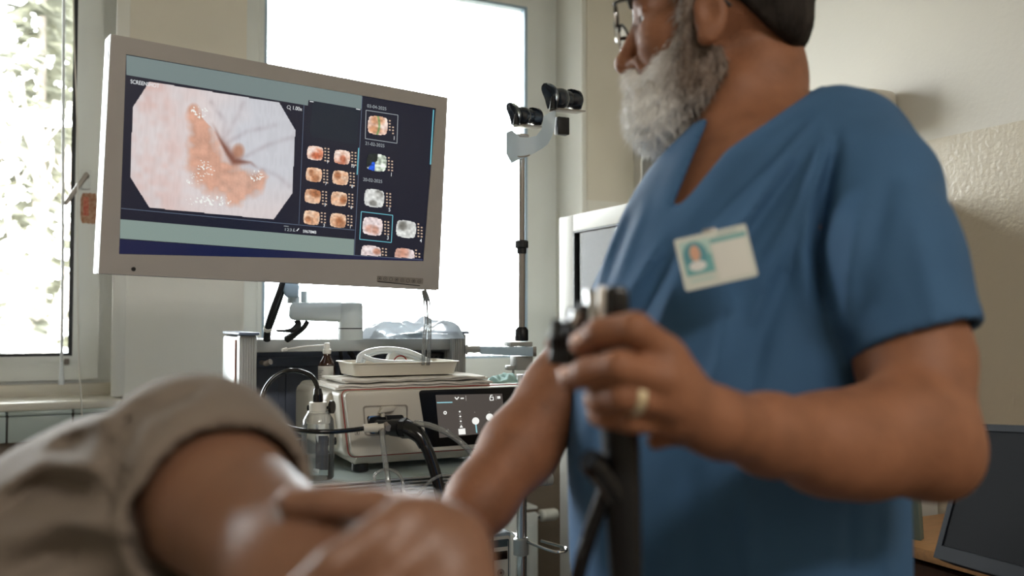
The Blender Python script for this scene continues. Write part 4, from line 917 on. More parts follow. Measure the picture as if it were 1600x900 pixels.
# plastic bag on the cart top
cloth('plastic_bag', 646, 529, 2.02, 152, .062, M_['bag'], 'crumpled clear plastic bag on top of the cart', 'plastic bag', 9, .07)
bgb = bpy.data.objects['plastic_bag']; bgb.location.z = (bz1)-P(646, 529, 2.02).z+.0
g = G(); a, b, c_, d_ = P(578, 528, 1.99), P(604, 528, 1.99), P(598, 521, 2.0), P(585, 516, 2.0)
g.add([a, b, c_, d_]+[q+Vector((0, .001, 0)) for q in (a, b, c_, d_)], [(0, 1, 2, 3), (7, 6, 5, 4), (0, 4, 5, 1), (1, 5, 6, 2), (2, 6, 7, 3), (3, 7, 4, 0)])
g.obj('label_tag', M_['label'], M=Matrix.Identity(4), label='grey paper tag at the left end of the plastic bag', cat='tag')
g = G(); g.hexa([P(604, 528, 1.97), P(662, 528, 1.97), P(662, 527, 2.0), P(604, 527, 2.0), P(618, 523.5, 1.97), P(662, 519.5, 1.97), P(662, 519, 2.0), P(618, 523, 2.0)], .0006); g.obj('packet', mat('blue_grey_packet', (152, 178, 186), .4), M=Matrix.Identity(4), label='flat blue grey packet lying in front of the plastic bag', cat='packet')

# ------------------------------------------------------------------ large medical display
Rm = Matrix.Rotation(math.radians(34.285), 4, 'Z') @ Matrix.Rotation(math.radians(2.65), 4, 'X') @ Matrix.Rotation(math.radians(1.366), 4, 'Y')
MM = Matrix.Translation((-.40748, 1.65364, CZ+.26736)) @ Rm
mon = empty('medical_display', MM, 'large grey-framed medical display showing an endoscopy image', 'monitor')
mo, mn = MM.translation, (Rm @ Vector((0, 1, 0))).normalized(); MI = MM.inverted()
def mp(x, y, d=0.0):
    q = MI @ hit(x, y, mo+mn*d, mn); return q.x, q.z
W2, H2 = .323, .1992
g = G(); g.prism([(-W2, -H2), (W2, -H2), (W2, H2), (-W2, H2)], .0062, .045, bev=.002); g.prism([(-W2*.8, -H2*.8), (W2*.8, -H2*.8), (W2*.8, H2*.8), (-W2*.8, H2*.8)], .045, .072, bev=.006); g.obj('back_cover', M_['bezelside'], mon)
inr = [mp(186, 397), mp(662, 408), mp(681.5, 169.5), mp(197, 84.5)]
g = G(); ring_plate([(-W2+.0008, -H2+.0008), (W2-.0008, -H2+.0008), (W2-.0008, H2-.0008), (-W2+.0008, H2-.0008)], inr, 0, .006, g); g.obj('bezel', M_['bezel'], mon)
sd0 = .003
SCN = emis('screen_navy', (12, 18, 40), .9)
scr_pts = [(inr[0][0]-.003, inr[0][1]-.003), (inr[1][0]+.003, inr[1][1]-.003), (inr[2][0]+.003, inr[2][1]+.003), (inr[3][0]-.003, inr[3][1]+.003)]
g = G(); g.prism(scr_pts, sd0, sd0+.003); scr = g.obj('screen', SCN, mon, smooth=False)
def sp(px, m, name='screen_region', off=.0002):
    g = G(); y = sd0-off; pts = [mp(x, yy, y) for x, yy in px]; k = len(pts)
    g.prism(pts, y, y+.00008); return g.obj(name, m, scr, smooth=False)
TB = emis('screen_teal_grey', (118, 134, 134), .9); TB2 = emis('screen_light_teal', (134, 152, 146), .9); NB = emis('screen_blue_navy', (10, 20, 62), .9); PN = emis('screen_dark_panel', (13, 28, 44), .9)
LN = emis('screen_line', (96, 110, 132), .8); CY = emis('screen_cyan', (110, 190, 205), .9); WH = emis('screen_white', (232, 236, 238), .95); GY = emis('screen_text_grey', (170, 178, 182), .9)
sp([(197.5, 86), (566, 149.5), (565, 170.5), (482, 156.5), (481, 165), (197.5, 117)], TB, 'top_band')
sp([(188, 342.5), (553.5, 374), (552.5, 399), (187.3, 372.5)], TB2, 'lower_band')
sp([(187.3, 374), (560, 400), (662, 404), (661.5, 408), (186, 396.5)], NB, 'lower_strip')
def ln(x0, y0, x1, y1, w_, m, name='screen_line', off=.0004): sp(strip(x0, y0, x1, y1, w_), m, name, off)
ln(189, 325.5, 554, 359.5, 1.0, LN); ln(475, 163, 467, 350, .8, LN); ln(566, 151, 553.5, 399, .9, LN); ln(553, 399, 660, 406, .8, LN)
sp([(489, 158), (560, 170.5), (562, 176), (557, 226), (488, 214), (483, 204)], PN, 'dark_preview')
ln(560.5, 231, 558, 273, 1.6, CY, 'scroll_bar'); ln(677.5, 171.5, 672.5, 257, 1.8, CY, 'scroll_bar')
# painted endoscopy picture: colour per vertex on a fine grid
VC = vcol_emis('endoscopy_picture', .92)
def vnoise(nx, ny, sx, sy, seed):
    r_ = np.random.default_rng(seed); a = r_.random((sy+2, sx+2)); yy = np.linspace(0, sy, ny); xx = np.linspace(0, sx, nx); i = yy.astype(int); j = xx.astype(int); fy_ = yy-i; fx_ = xx-j; fy_ = fy_*fy_*(3-2*fy_); fx_ = fx_*fx_*(3-2*fx_)
    A = a[np.ix_(i, j)]*(1-fx_)+a[np.ix_(i, j+1)]*fx_; B = a[np.ix_(i+1, j)]*(1-fx_)+a[np.ix_(i+1, j+1)]*fx_; return A*(1-fy_)[:, None]+B*fy_[:, None]
def picture(quad, nx, ny, func, name, inside, off=.0004):
    # quad: pixel corners TL TR BR BL
    TLq, TRq, BRq, BLq = [np.array(q, float) for q in quad]; u, v = np.meshgrid(np.linspace(0, 1, nx), np.linspace(0, 1, ny))
    px = (TLq*(1-u)[..., None]+TRq*u[..., None])*(1-v)[..., None]+(BLq*(1-u)[..., None]+BRq*u[..., None])*v[..., None]
    col = func(px[..., 0], px[..., 1], u, v); y = sd0-off
    vs = [(lambda q: (q[0], y, q[1]))(mp(a, b, y)) for a, b in px.reshape(-1, 2)]
    ins = inside(px[..., 0], px[..., 1], u, v); cc = ins[:-1, :-1] & ins[1:, :-1] & ins[:-1, 1:] & ins[1:, 1:]
    fs = [(i*nx+j, (i+1)*nx+j, (i+1)*nx+j+1, i*nx+j+1) for i, j in np.argwhere(cc)]
    me = bpy.data.meshes.new(name); me.from_pydata(vs, [], fs); ca = me.color_attributes.new('Col', 'FLOAT_COLOR', 'POINT')
    c = col.reshape(-1, 3); c = np.where(c <= .04045, c/12.92, ((c+.055)/1.055)**2.4); ca.data.foreach_set('color', np.concatenate([c, np.ones((len(c), 1))], 1).astype(np.float32).ravel())
    me.materials.append(VC); o = bpy.data.objects.new(name, me); C.objects.link(o); o.parent = scr; WM[o.name] = MM; return o
OCT = [(233, 127), (437, 160), (462, 203), (457, 303), (428, 343.5), (233, 325), (203, 277), (207, 167)]
def inpoly(poly):
    def f(x, y, u, v):
        r_ = np.ones_like(x, bool)
        for (ax, ay), (bx, by) in zip(poly, poly[1:]+poly[:1]): r_ &= ((bx-ax)*(y-ay)-(by-ay)*(x-ax)) >= -.3
        return r_
    return f
def main_pic(x, y, u, v):
    ny, nx = x.shape; n1 = vnoise(nx, ny, 7, 6, 1); n2 = vnoise(nx, ny, 26, 22, 2); n3 = vnoise(nx, ny, 120, 96, 3); n4 = vnoise(nx, ny, 60, 10, 6)
    wht = np.array([226, 216, 216])/255.; pnk = np.array([224, 194, 188])/255.; blu = np.array([206, 210, 218])/255.; orr = np.array([202, 150, 126])/255.; drk = np.array([120, 66, 50])/255.
    t = np.clip((n1*.6+n2*.4)*1.7-.45, 0, 1)*np.clip((330-x)/80, 0, 1); c = wht*(1-t)[..., None]+pnk*t[..., None]
    t = np.clip((x-330)/60+(n1-.5), 0, 1)*np.clip((330-y)/60, 0, 1)*.8; c = c*(1-t)[..., None]+blu*t[..., None]
    def blob(cx, cy, rx, ry, a):
        ca_, sa_ = math.cos(a), math.sin(a); dx, dy = x-cx, y-cy; return ((dx*ca_+dy*sa_)/rx)**2+((-dx*sa_+dy*ca_)/ry)**2
    L_ = [(302, 172, 11), (308, 186, 15), (312, 202, 19), (315, 218, 24), (318, 234, 28), (322, 250, 32), (326, 264, 34), (338, 274, 33), (350, 280, 31), (362, 284, 30), (374, 286, 28), (386, 287, 25), (397, 284, 19), (404, 280, 14), (368, 302, 20)]
    d = np.minimum.reduce([np.hypot(x-a, y-b)/r_ for a, b, r_ in L_]); d = np.where((y < 168+ (x-300)*1.02) & (x > 315) & (x < 362), d+.5, d)
    up_ = np.clip(((x-300)*.80-(y-160)*.50-6)/9, 0, 1)*np.clip((362-x)/10, 0, 1); d = d+up_*.6
    t = np.clip((1.2-d+(n2-.5)*.42+(n3-.5)*.10)*1.6, 0, 1); tone = orr*(0.94+.18*n2+.06*n3)[..., None]; tone = tone+np.clip((n1-.55), 0, 1)[..., None]*np.array([.05, .12, .14]); c = c*(1-.88*t[..., None])+tone*.88*t[..., None]
    t = np.clip(1.2-blob(372, 237, 11, 14, .2), 0, 1); c = c*(1-t)[..., None]+(orr*.93)*t[..., None]
    fl = polyd(x.ravel(), y.ravel(), [(318, 168), (334, 196), (343, 216), (357, 240), (366, 252), (392, 254), (412, 270)]).reshape(x.shape)
    wd = 2.4+4.*np.exp(-((x-364)/14)**2); t = np.exp(-(fl/wd)**2)*np.clip((y-190)/40, 0, 1)*np.clip((405-x)/30, 0, 1); c = c*(1-t*.85)[..., None]+drk*(t*.85)[..., None]
    for pl in ([(330, 160), (352, 190), (348, 215), (362, 240)], [(352, 214), (372, 180), (380, 160)], [(372, 250), (420, 226), (457, 214)], [(380, 254), (430, 272), (452, 290)], [(356, 222), (388, 205), (430, 196)]):
        f = polyd(x.ravel(), y.ravel(), pl).reshape(x.shape); t = np.exp(-(f/4.)**2)*.16*(.5+n2); c = c*(1-t)[..., None]+np.array([.52, .44, .46])*t[..., None]
    c = c*(1-.08*np.abs(n4-.5))[..., None]
    hl = (n3 > .74)*(np.exp(-(blob(312, 175, 16, 10, .3)))+np.exp(-blob(322, 262, 16, 12, .6))+np.exp(-blob(303, 280, 14, 9, 0))+.7*np.exp(-blob(402, 275, 14, 16, .7))+np.exp(-blob(326, 314, 40, 9, 0))) > .42
    c[hl] = (.97, .98, .96); c = c*(1-.10*np.clip((u-.5)**2+(v-.5)**2-.1, 0, 1))[..., None]; return np.clip(c, 0, 1)
picture([(201, 122), (464, 160), (459, 348), (196, 328)], 240, 190, main_pic, 'endoscopy_image', inpoly(OCT))
def thumb(cx, cy, w_, h_, seed, pal, big=False, cut=None, off=.0006):
    r_ = np.random.default_rng(seed); bx = [(r_.uniform(.2, .8), r_.uniform(.2, .8), r_.uniform(.15, .4), r_.uniform(.15, .4)) for _ in range(4)]; A, B, Cc = [np.array(q)/255. for q in pal]
    def f(x, y, u, v):
        n1 = vnoise(x.shape[1], x.shape[0], 4, 4, seed); n2 = vnoise(x.shape[1], x.shape[0], 9, 9, seed+50); c = A*(1-n1)[..., None]+B*n1[..., None]
        for k, (a, b, p, q) in enumerate(bx): t = np.clip(1.3-((u-a)/p)**2-((v-b)/q)**2, 0, 1)*.7; c = c*(1-t)[..., None]+(Cc if k % 2 else B)*t[..., None]
        if seed == 101: t = np.exp(-((u-.48-.1*np.sin(v*3))/.05)**2); c = c*(1-t)[..., None]+np.array([.45, .62, .38])*t[..., None]
        if seed == 102:
            c[:] = np.array([.78, .83, .76]); c[(u < .55) & (v < .9-u*.9)] = (.1, .14, .14); c[(u > .55-v*.5) & (u < .42) & (v > .5)] = (.10, .32, .78); c *= (.8+.4*n2)[..., None]
        return np.clip(c*(.85+.3*n2)[..., None], 0, 1)
    dy = w_*.13
    q = [(cx-w_/2+1, cy-h_/2-dy/2), (cx+w_/2+1, cy-h_/2+dy/2), (cx+w_/2-1, cy+h_/2+dy/2), (cx-w_/2-1, cy+h_/2-dy/2)]
    rnd = lambda x, y, u, v: ((np.abs(u-.5)*2)**5+(np.abs(v-.5)*2)**5 < 1.02) & ((y < cut(x)) if cut else True)
    picture(q, 30, 26, f, 'thumbnail', rnd, off)
def c4p(x, y): return 430+x/2.727, 130+y/2.727
PA = ((236, 190, 166), (250, 226, 214), (186, 92, 58)); PB = ((240, 214, 190), (222, 170, 134), (160, 98, 62)); PC = ((205, 208, 206), (228, 230, 226), (100, 98, 92)); PD = ((226, 206, 204), (238, 226, 226), (196, 136, 112))
ths = [(170, 298, PA), (285, 315, PA), (165, 390, PB), (278, 403, PB), (160, 482, PB), (272, 493, PB), (155, 573, PB), (268, 585, PB)]
DT = emis('screen_dot', (216, 188, 164), .85)
for k, (x, y, pl) in enumerate(ths):
    cx, cy = c4p(x, y); thumb(cx, cy, 25, 22, 60+k, pl)
g = G()
def dots(x, y, n=5, c=2, dx=14, dy=13, w_=2.6, skip=()):
    for i in range(n):
        for j in range(c):
            if (i, j) in skip: continue
            cx, cy = c4p(x+j*dx, y+i*dy+j*2); pts = [mp(a, b, sd0-.0004) for a, b in ((cx-w_/2, cy-w_/2.2), (cx+w_/2, cy-w_/2.6), (cx+w_/2, cy+w_/2.2), (cx-w_/2, cy+w_/2.6))]; g.prism(pts, sd0-.0005, sd0-.0004)
for x, y, _ in ths[:2]+ths[2:4]+ths[4:]:
    dots(x+43, y-20+(0), 5 if y < 560 else 4)
dots(488, 160, 5, skip=((0, 1), (1, 1), (4, 0))); dots(484, 318, 5, skip=((0, 1),)); dots(476, 470, 5); dots(468, 590, 5); dots(610, 600, 5, skip=((0, 1),)); dots(458, 705, 3); dots(600, 712, 3, skip=((0, 1),))
dm = g.obj('preview_dots', DT, scr, smooth=False); dm['kind'] = 'stuff'
for (x, y, ww_, hh_, sd_, pl) in ((437, 180, 31, 29, 101, (PA[0], PA[1], (196, 130, 84))), (432, 338, 31, 27, 102, PC), (422, 490, 31, 28, 103, PC), (415, 610, 31, 28, 104, PD), (558, 622, 31, 27, 105, PC)):
    cx, cy = c4p(x, y); thumb(cx, cy, ww_, hh_, sd_, pl)
cutf = lambda x: 398.5+(x-553)*.063
for (x, y, sd_) in ((408, 730, 106), (551, 742, 107)): cx, cy = c4p(x, y); thumb(cx, cy, 31, 28, sd_, PD, cut=cutf)
def box4(q, w_, m):
    q = [c4p(*p) for p in q]
    for a, b in zip(q, q[1:]+q[:1]): ln(a[0], a[1], b[0], b[1], w_, m, 'selection_frame')
box4([(387, 115), (523, 136), (519, 256), (384, 236)], .9, GY); box4([(367, 547), (501, 563), (495, 679), (360, 665)], 1.2, CY)
def stext(s, x, y, h, m, wpx=None, name='screen_text'):
    # text laid on the screen plane; (x, y) pixel of its lower-left corner, h = letter height in pixels
    cu = bpy.data.curves.new(name, 'FONT'); cu.body = s; a = mp(x, y, sd0-.0006); b = mp(x, y-h, sd0-.0006); cu.size = abs(b[1]-a[1])/.70; cu.extrude = .00003
    cu.offset = .00005 if m is WH else 0
    t0 = bpy.data.objects.new(name, cu); C.objects.link(t0); dg = bpy.context.evaluated_depsgraph_get(); dg.update(); me = bpy.data.meshes.new_from_object(t0.evaluated_get(dg)); bpy.data.objects.remove(t0)
    wx = max(v.co.x for v in me.vertices); kx = (abs(mp(x+wpx, y, sd0)[0]-a[0])/wx) if wpx else .86
    me.materials.clear(); me.materials.append(m); me.name = name
    for v in me.vertices: v.co = (a[0]+v.co.x*kx, sd0-.0006-v.co.z, a[1]+v.co.y)
    o = bpy.data.objects.new(name, me); C.objects.link(o); o.parent = scr; WM[o.name] = MM; return o
stext('SCREENSHOT', 203.5, 130, 6.2, WH, 45.5)
stext('1.00x', 456.5, 171, 5.8, WH, 15.5)
g = G(); pts = [mp(451.2+2.6*math.cos(t), 167.5+2.6*math.sin(t), sd0-.0006) for t in [2*math.pi*k/18 for k in range(18)]]; g.tube([(x, sd0-.0006, z) for x, z in pts], .00035, 6, closed=True); g.tube([(mp(453, 169.5)[0], sd0-.0006, mp(453, 169.5)[1]), (mp(455, 172)[0], sd0-.0006, mp(455, 172)[1])], .0004, 6); g.obj('magnifier_icon', WH, scr)
stext('03-04-2025', 573.5, 167.5, 5.2, GY, 30); stext('21-02-2025', 570.5, 226, 5.2, GY, 30); stext('20-02-2025', 567, 282.5, 5.2, GY, 30)
stext('123', 443.5, 360.5, 4.6, GY, 12); stext('59678MB', 473, 363.5, 4.6, WH, 21)
ln(443.5, 353, 451, 353.8, .9, GY, 'screen_text'); ln(463.5, 361, 467, 357, 1.4, WH, 'pencil_icon'); ln(457.5, 361, 461.5, 361.4, .9, GY, 'screen_icon'); ln(458.5, 361, 459.5, 357, 1.2, GY, 'screen_icon')
ln(484, 158.3, 490, 159.3, 1.2, WH, 'screen_text'); ln(556.5, 170.2, 563, 171.4, 1.2, WH, 'screen_text'); 
for s, x, y in (('9', 219, 341), ('10', 322, 358), ('7', 212, 434), ('8', 324, 446), ('5', 208, 524), ('6', 320, 535), ('3', 204, 612), ('1', 316, 618), ('1', 502, 241), ('1', 490, 396), ('5', 482, 546), ('3', 475, 666), ('4', 616, 678)):
    cx, cy = c4p(x, y); stext(s, cx, cy, 5.0 if x < 340 else 6.0, WH)
# front buttons and sensor
g = G(); q = mp(208.5, 420.5); g.tube([(q[0], .001, q[1]), (q[0], -.0012, q[1])], .0036, 20); g.obj('light_sensor', M_['black'], mon)
g = G(); a, b = mp(589, 433.5), mp(661, 440.5); g.prism(rrect(a[0], min(a[1], b[1])-.0045, b[0], max(a[1], b[1])+.0035, .002), -.0005, .001); kp = g.obj('key_panel', mat('key_panel_grey', (136, 130, 124), .35), mon)
for k in range(8):
    x, y = 593+k*8.85, 435+k*.68
    q = mp(x, y); g = G(); g.tube([(q[0]+.0036*math.cos(t), -.0006, q[1]+.0036*math.sin(t)) for t in [2*math.pi*i/20 for i in range(20)]], .00045, 6, closed=True); bt = g.obj('button', mat('button_ring', (88, 84, 80), .4) if k == 0 else bt.data.materials[0], kp)
    if k in (0, 1, 3, 4, 6, 7): g = G(); g.tube([(q[0], -.0004, q[1]), (q[0], -.0009, q[1])], .0016 if k in (0, 3, 6) else .001, 8); g.obj('button_mark', M_['ink'], kp)
g = G(); a, b = mp(590, 439.8), mp(656, 446.4); g.tube([(a[0], -.0004, a[1]), (b[0], -.0004, b[1])], .0009, 6); g.obj('key_underline', M_['black'], kp)

# support arm
sa = P(548, 528, 1.86)
r = empty('articulated_stand', Matrix.Translation((sa.x, sa.y, bz1-.01)), 'pale grey articulated arm carrying the large display', 'stand')
AZ = 1.86
def ab(x0, y0, x1, y1, z, dep, bev): 
    a, b = P(x0, y1, z), P(x1, y0, z); g = G(); g.box(((a.x+b.x)/2, z, (a.z+b.z)/2), (b.x-a.x, dep, b.z-a.z), bev, 4); return g
def cyl_px(cx, ys, hw_, z):
    prof = []; c0 = P(cx, ys[0], z)
    for y, h_ in zip(ys, hw_): prof.append((h_*z/FPX, P(cx, y, z).z-c0.z))
    g = G(); g.lathe(prof, 40, M=Matrix.Translation(c0)); return g
cyl_px(547.5, [531, 514], [19.3, 19.3], AZ).obj('column_base', M_['armw'], r, world=True)
cyl_px(547.5, [514.4, 512.4], [19.0, 19.0], AZ).obj('joint_ring', M_['black'], r, world=True)
cyl_px(547.5, [512.4, 480, 474.5, 473.2, 472.5], [19.3, 18.8, 18.2, 16.5, 8], AZ).obj('column_head', M_['armw'], r, world=True)
g = G(); 
a0_, a1_ = P(450, 502, AZ-.03), P(548, 502, AZ)
g.hexa([P(450, 500, AZ-.06), P(530, 503.5, AZ-.022), P(552, 503.5, AZ+.0), P(452, 500, AZ), P(452, 472.5, AZ-.06), P(534, 472, AZ-.022), P(552, 472, AZ+.0), P(454, 472.5, AZ)], .011, 4); g.obj('upper_arm', M_['armw'], r, world=True)
cyl_px(458, [474, 464, 462], [9.5, 9.5, 8], AZ-.02).obj('joint', M_['armw'], r, world=True)
g = G(); g.hexa([P(445, 464, AZ-.06), P(466, 466, AZ-.06), P(466, 466, AZ-.0), P(445, 464, AZ-.0), P(440, 442, AZ-.06), P(468, 444, AZ-.06), P(468, 444, AZ-.0), P(440, 442, AZ-.0)], .005, 3); g.obj('tilt_joint', mat('blue_grey_plastic', (158, 176, 188), .4), r, world=True)
ab(472, 455, 481, 473, AZ, .03, .003).obj('bracket', M_['armw'], r, world=True)
back = MM @ Vector((0, .072, -.03))
g = G(); g.tube([P(454, 446, AZ-.02), P(456, 400, AZ), back+Vector((.01, .05, 0)), back], [.016, .02, .022, .03], 20, smooth=4); g.obj('mount_neck', M_['armw'], r, world=True)
# ------------------------------------------------------------------ doctor
def V3(v): return np.array([v[0], v[1], v[2]], float)
Fd = np.array([-.80, -.60, 0.]); Ld = np.array([.60, -.80, 0.]); Ud = np.array([0, 0, 1.])
RT = np.stack([Fd, Ld, Ud])                       # torso axes: front, left, up
H0 = V3(P(1128, 40, 1.05)); th_ = math.radians(15)
RH = np.stack([[-math.cos(th_), math.sin(th_), 0], [-math.sin(th_), -math.cos(th_), 0], [0, 0, 1.]])   # head axes: face, near side, up
RH[0] = RH[0]; 
def pp_(x, y, z): return V3(P(x, y, z))
trap = chain_pts([(1180, 190, 1.04, 66), (1262, 215, 1.0, 66), (1325, 232, .93, 78), (1372, 292, .86, 84)])
trapR = chain_pts([(1165, 225, 1.05, 58), (1112, 288, 1.08, 52), (1064, 364, 1.09, 58)])
chest_c, belly_c, hip_c = pp_(1190, 440, .985), pp_(1140, 700, .985), pp_(1142, 960, .99)
def torso(p):
    d = smin(d_chain(p, trap, .02), d_chain(p, trapR, .02), .03)
    d = smin(d, d_ell(p, chest_c, (.135, .185, .19), RT), .05)
    d = smin(d, d_ell(p, belly_c, (.168, .180, .27), RT), .06)
    d = smin(d, d_ell(p, hip_c, (.150, .180, .22), RT), .06); return d
slv = chain_pts([(1370, 292, .86, 84), (1382, 400, .82, 99), (1444, 565, .785, 104)])
slvR = chain_pts([(1064, 362, 1.09, 60), (990, 455, 1.07, 50), (922, 560, 1.04, 54)])
armL = chain_pts([(1380, 330, .85, 66), (1428, 560, .79, 82), (1442, 690, .75, 84)])
foreL = chain_pts([(1442, 690, .75, 84), (1340, 694, .72, 79), (1290, 694, .70, 73), (1200, 679, .665, 57), (1130, 664, .63, 46), (1108, 655, .615, 45)])
def arm_left(p):
    d = d_chain(p, armL, .02); d = smin(d, d_chain(p, foreL, .02), .012)
    for q, r_, k in (((1470, 722, .752), 50, .02), ((1405, 665, .735), 78, .02)): d = smin(d, np.linalg.norm(p-pp_(*q), axis=1)-r_*q[2]/FPX, k)
    W_ = pp_(1110, 656, .612); rW = 44*.612/FPX
    h = d_cone(p, W_, pp_(1042, 552, .585), rW*.82, 28*.585/FPX)
    for q, r_ in (((1040, 592, .578), 29), ((1046, 630, .583), 28), ((1054, 662, .594), 23)): h = smin(h, d_cone(p, W_, pp_(*q), rW*.9, r_*q[2]/FPX), .008)
    h = smin(h, d_cone(p, pp_(1080, 655, .635), pp_(1024, 690, .625), 36*.63/FPX, 14*.62/FPX), .01)
    d = smin(d, h, .014)
    for ch in FL:
        d = smin(d, d_chain(p, ch, .003), .0035)
    return d
FL = [chain_pts(c) for c in (
    [(1046, 556, .590, 27), (992, 514, .574, 27), (938, 520, .588, 24), (908, 537, .602, 19.5)],
    [(1044, 593, .582, 27), (968, 573, .568, 26), (918, 582, .584, 23.5), (890, 593, .598, 19)],
    [(1048, 630, .586, 25), (972, 619, .574, 23.5), (942, 622, .588, 21), (929, 626, .600, 18)],
    [(1056, 662, .598, 20), (986, 658, .588, 19), (948, 653, .598, 17), (932, 651, .606, 15)],
    [(1085, 640, .640, 34), (1020, 600, .672, 27), (940, 560, .672, 21), (880, 541, .655, 17), (864, 538, .646, 14)])]
foreR = chain_pts([(988, 445, 1.07, 42), (900, 580, 1.03, 52), (873, 617, 1.02, 56), (812, 700, .99, 57), (750, 782, .95, 50), (705, 845, .92, 36)])
FR = [chain_pts(c) for c in (
    [(690, 862, .91, 26), (655, 890, .89, 13), (630, 905, .90, 12), (622, 925, .92, 10)],
    [(695, 872, .91, 26), (662, 905, .885, 13), (638, 925, .895, 12), (632, 945, .915, 10)],
    [(702, 882, .91, 25), (672, 922, .885, 12.5), (650, 943, .895, 11), (646, 962, .915, 10)],
    [(710, 890, .915, 22), (685, 936, .89, 11), (668, 958, .90, 10), (666, 972, .915, 9)],
    [(680, 850, .93, 20), (648, 868, .945, 14), (628, 892, .945, 12), (622, 910, .94, 10)])]
def arm_right(p):
    d = d_chain(p, foreR, .02); h = d_cone(p, pp_(705, 845, .92), pp_(678, 885, .905), 36*.92/FPX, 30*.9/FPX); d = smin(d, h, .015)
    for ch in FR: d = smin(d, d_chain(p, ch, .003), .004)
    return d
neck = chain_pts([(1188, 40, 1.07, 62), (1180, 130, 1.055, 72), (1168, 225, 1.03, 84)])
neck = [(a, r) for a, r in neck]
def head_l(q):  # q in head axes
    d = d_ell(q, (-.006, 0, .050), (.094, .074, .086)); d = smin(d, d_ell(q, (.045, 0, -.008), (.056, .060, .086)), .03)
    d = smin(d, d_ell(q, (.040, 0, -.07), (.056, .050, .046)), .02); d = smin(d, np.linalg.norm(q-nA((.082, 0, -.105)), axis=1)-.020, .02)
    for s in (1, -1): d = smin(d, d_ell(q, (.066, s*.040, -.022), (.028, .022, .026)), .012)
    d = smin(d, d_cone(q, (.092, -.03, .024), (.092, .03, .024), .011, .011), .012)
    for s in (1, -1): d = smax(d, -(np.linalg.norm(q-nA((.106, s*.031, .006)), axis=1)-.015), .010)
    d = smin(d, d_cone(q, (.096, 0, .012), (.116, 0, -.034), .0075, .0105), .008); d = smin(d, np.linalg.norm(q-nA((.1155, 0, -.039)), axis=1)-.0122, .006)
    for s in (1, -1):
        d = smin(d, np.linalg.norm(q-nA((.104, s*.0125, -.043)), axis=1)-.0085, .004); d = smax(d, -(d_ell(q, (.107, s*.0085, -.053), (.0065, .0038, .006))), .002)
        d = smin(d, d_cone(q, (.098, s*.022, -.040), (.085, s*.034, -.068), .006, .006), .006)
        d = smin(d, d_cone(q, (.094, s*.018, .0125), (.088, s*.045, .0115), .0035, .003), .004); d = smin(d, d_cone(q, (.094, s*.02, -.004), (.088, s*.043, -.004), .0035, .003), .005)
    d = smin(d, d_cone(q, (.098, -.018, -.068), (.098, .018, -.068), .008, .008), .006)
    for s in (1, -1):
        e = d_ell(q, (.010, s*.076, -.010), (.019, .008, .034)); e = smin(e, np.linalg.norm(q-nA((.016, s*.074, -.036)), axis=1)-.0085, .008)
        e = smax(e, -(d_ell(q, (.011, s*.085, -.006), (.011, .007, .017))), .003); e = smin(e, d_cone(q, (.024, s*.075, .0), (.022, s*.075, -.012), .005, .005), .004); d = smin(d, e, .006)
    return d
def head(p): return head_l((p-H0)@RH.T)
def upper(p):
    d = smin(head(p), d_chain(p, neck, .03), .018)
    d = smin(d, d_cone(p, pp_(1150, 130, 1.0), pp_(1088, 285, .985), .009, .010), .03)
    t = smin(torso(p)+.011, d, .03); return t
def bb(chs, m=.06):
    a = np.array([c[0] for ch in chs for c in ch]); return a.min(0)-m, a.max(0)+m
lo1, hi1 = H0-np.array([.42, .32, .42]), H0+np.array([.36, .26, .17])
parts = [nets(upper, lo1, hi1, .0042)]
parts.append(nets(arm_left, *[bb([armL, foreL]+FL, .075)[0], bb([armL, foreL]+FL, .075)[1]], .0031))
a_, b_ = bb([foreR]+FR, .06); parts.append(nets(arm_right, a_, b_, .0036))
# lower legs as ankles in the shoes: simple skin at the ankle
BD = Matrix.Translation((float(belly_c[0]), float(belly_c[1]), 0))
legs = {}
bx_, by_ = float(belly_c[0]), float(belly_c[1])
V, Fc = join_np(parts)
doc = mesh_np(V, Fc, 'person', M_['skin'], M=BD, label='bearded man in blue scrubs with glasses holding a black endoscope handle', cat='person')
# scrub top
Vb = pp_(1038, 354, .95); N1 = pp_(1264, 146, 1.0); N2 = pp_(1096, 214, 1.05); C0 = np.array([0, 0, CZ])
def plane(a, b, ref):
    n = np.cross(a-C0, b-C0); n /= np.linalg.norm(n)
    if (ref-C0)@n > 0: n = -n
    return n
ref = pp_(1120, 200, 1.0); Nm = pp_(1136, 234, 1.0); nA_, nA2_, nB_ = plane(Nm, N1, ref), plane(Vb, Nm, ref), plane(Vb, N2, ref); nk = pp_(1165, 225, 1.03)
scr_f = [([(1285, 190), (1235, 250), (1175, 330), (1120, 400)], 11, -.0055), ([(1262, 185), (1200, 250), (1130, 320), (1070, 385)], 10, .004), ([(1300, 225), (1250, 320), (1205, 420), (1180, 500)], 13, -.006),
         ([(1275, 210), (1215, 300), (1150, 400)], 10, .0045), ([(1230, 420), (1190, 520), (1165, 640)], 16, .005), ([(1140, 470), (1125, 560), (1100, 640)], 16, -.006), ([(1035, 372), (1000, 430), (955, 500)], 10, -.006), ([(1055, 380), (1020, 450), (985, 540)], 11, .005),
         ([(1080, 390), (1040, 480), (1010, 560)], 14, -.005), ([(990, 330), (965, 390), (945, 450)], 8, .005), ([(1010, 320), (985, 380), (960, 450)], 8, -.004), ([(960, 680), (950, 790), (930, 900)], 22, -.006), ([(1080, 720), (1085, 900)], 24, .004), ([(1165, 740), (1170, 900)], 14, -.004), ([(1330, 780), (1325, 900)], 12, .004), ([(1390, 790), (1385, 900)], 12, -.004), ([(905, 560), (915, 640), (905, 740)], 16, -.005)]
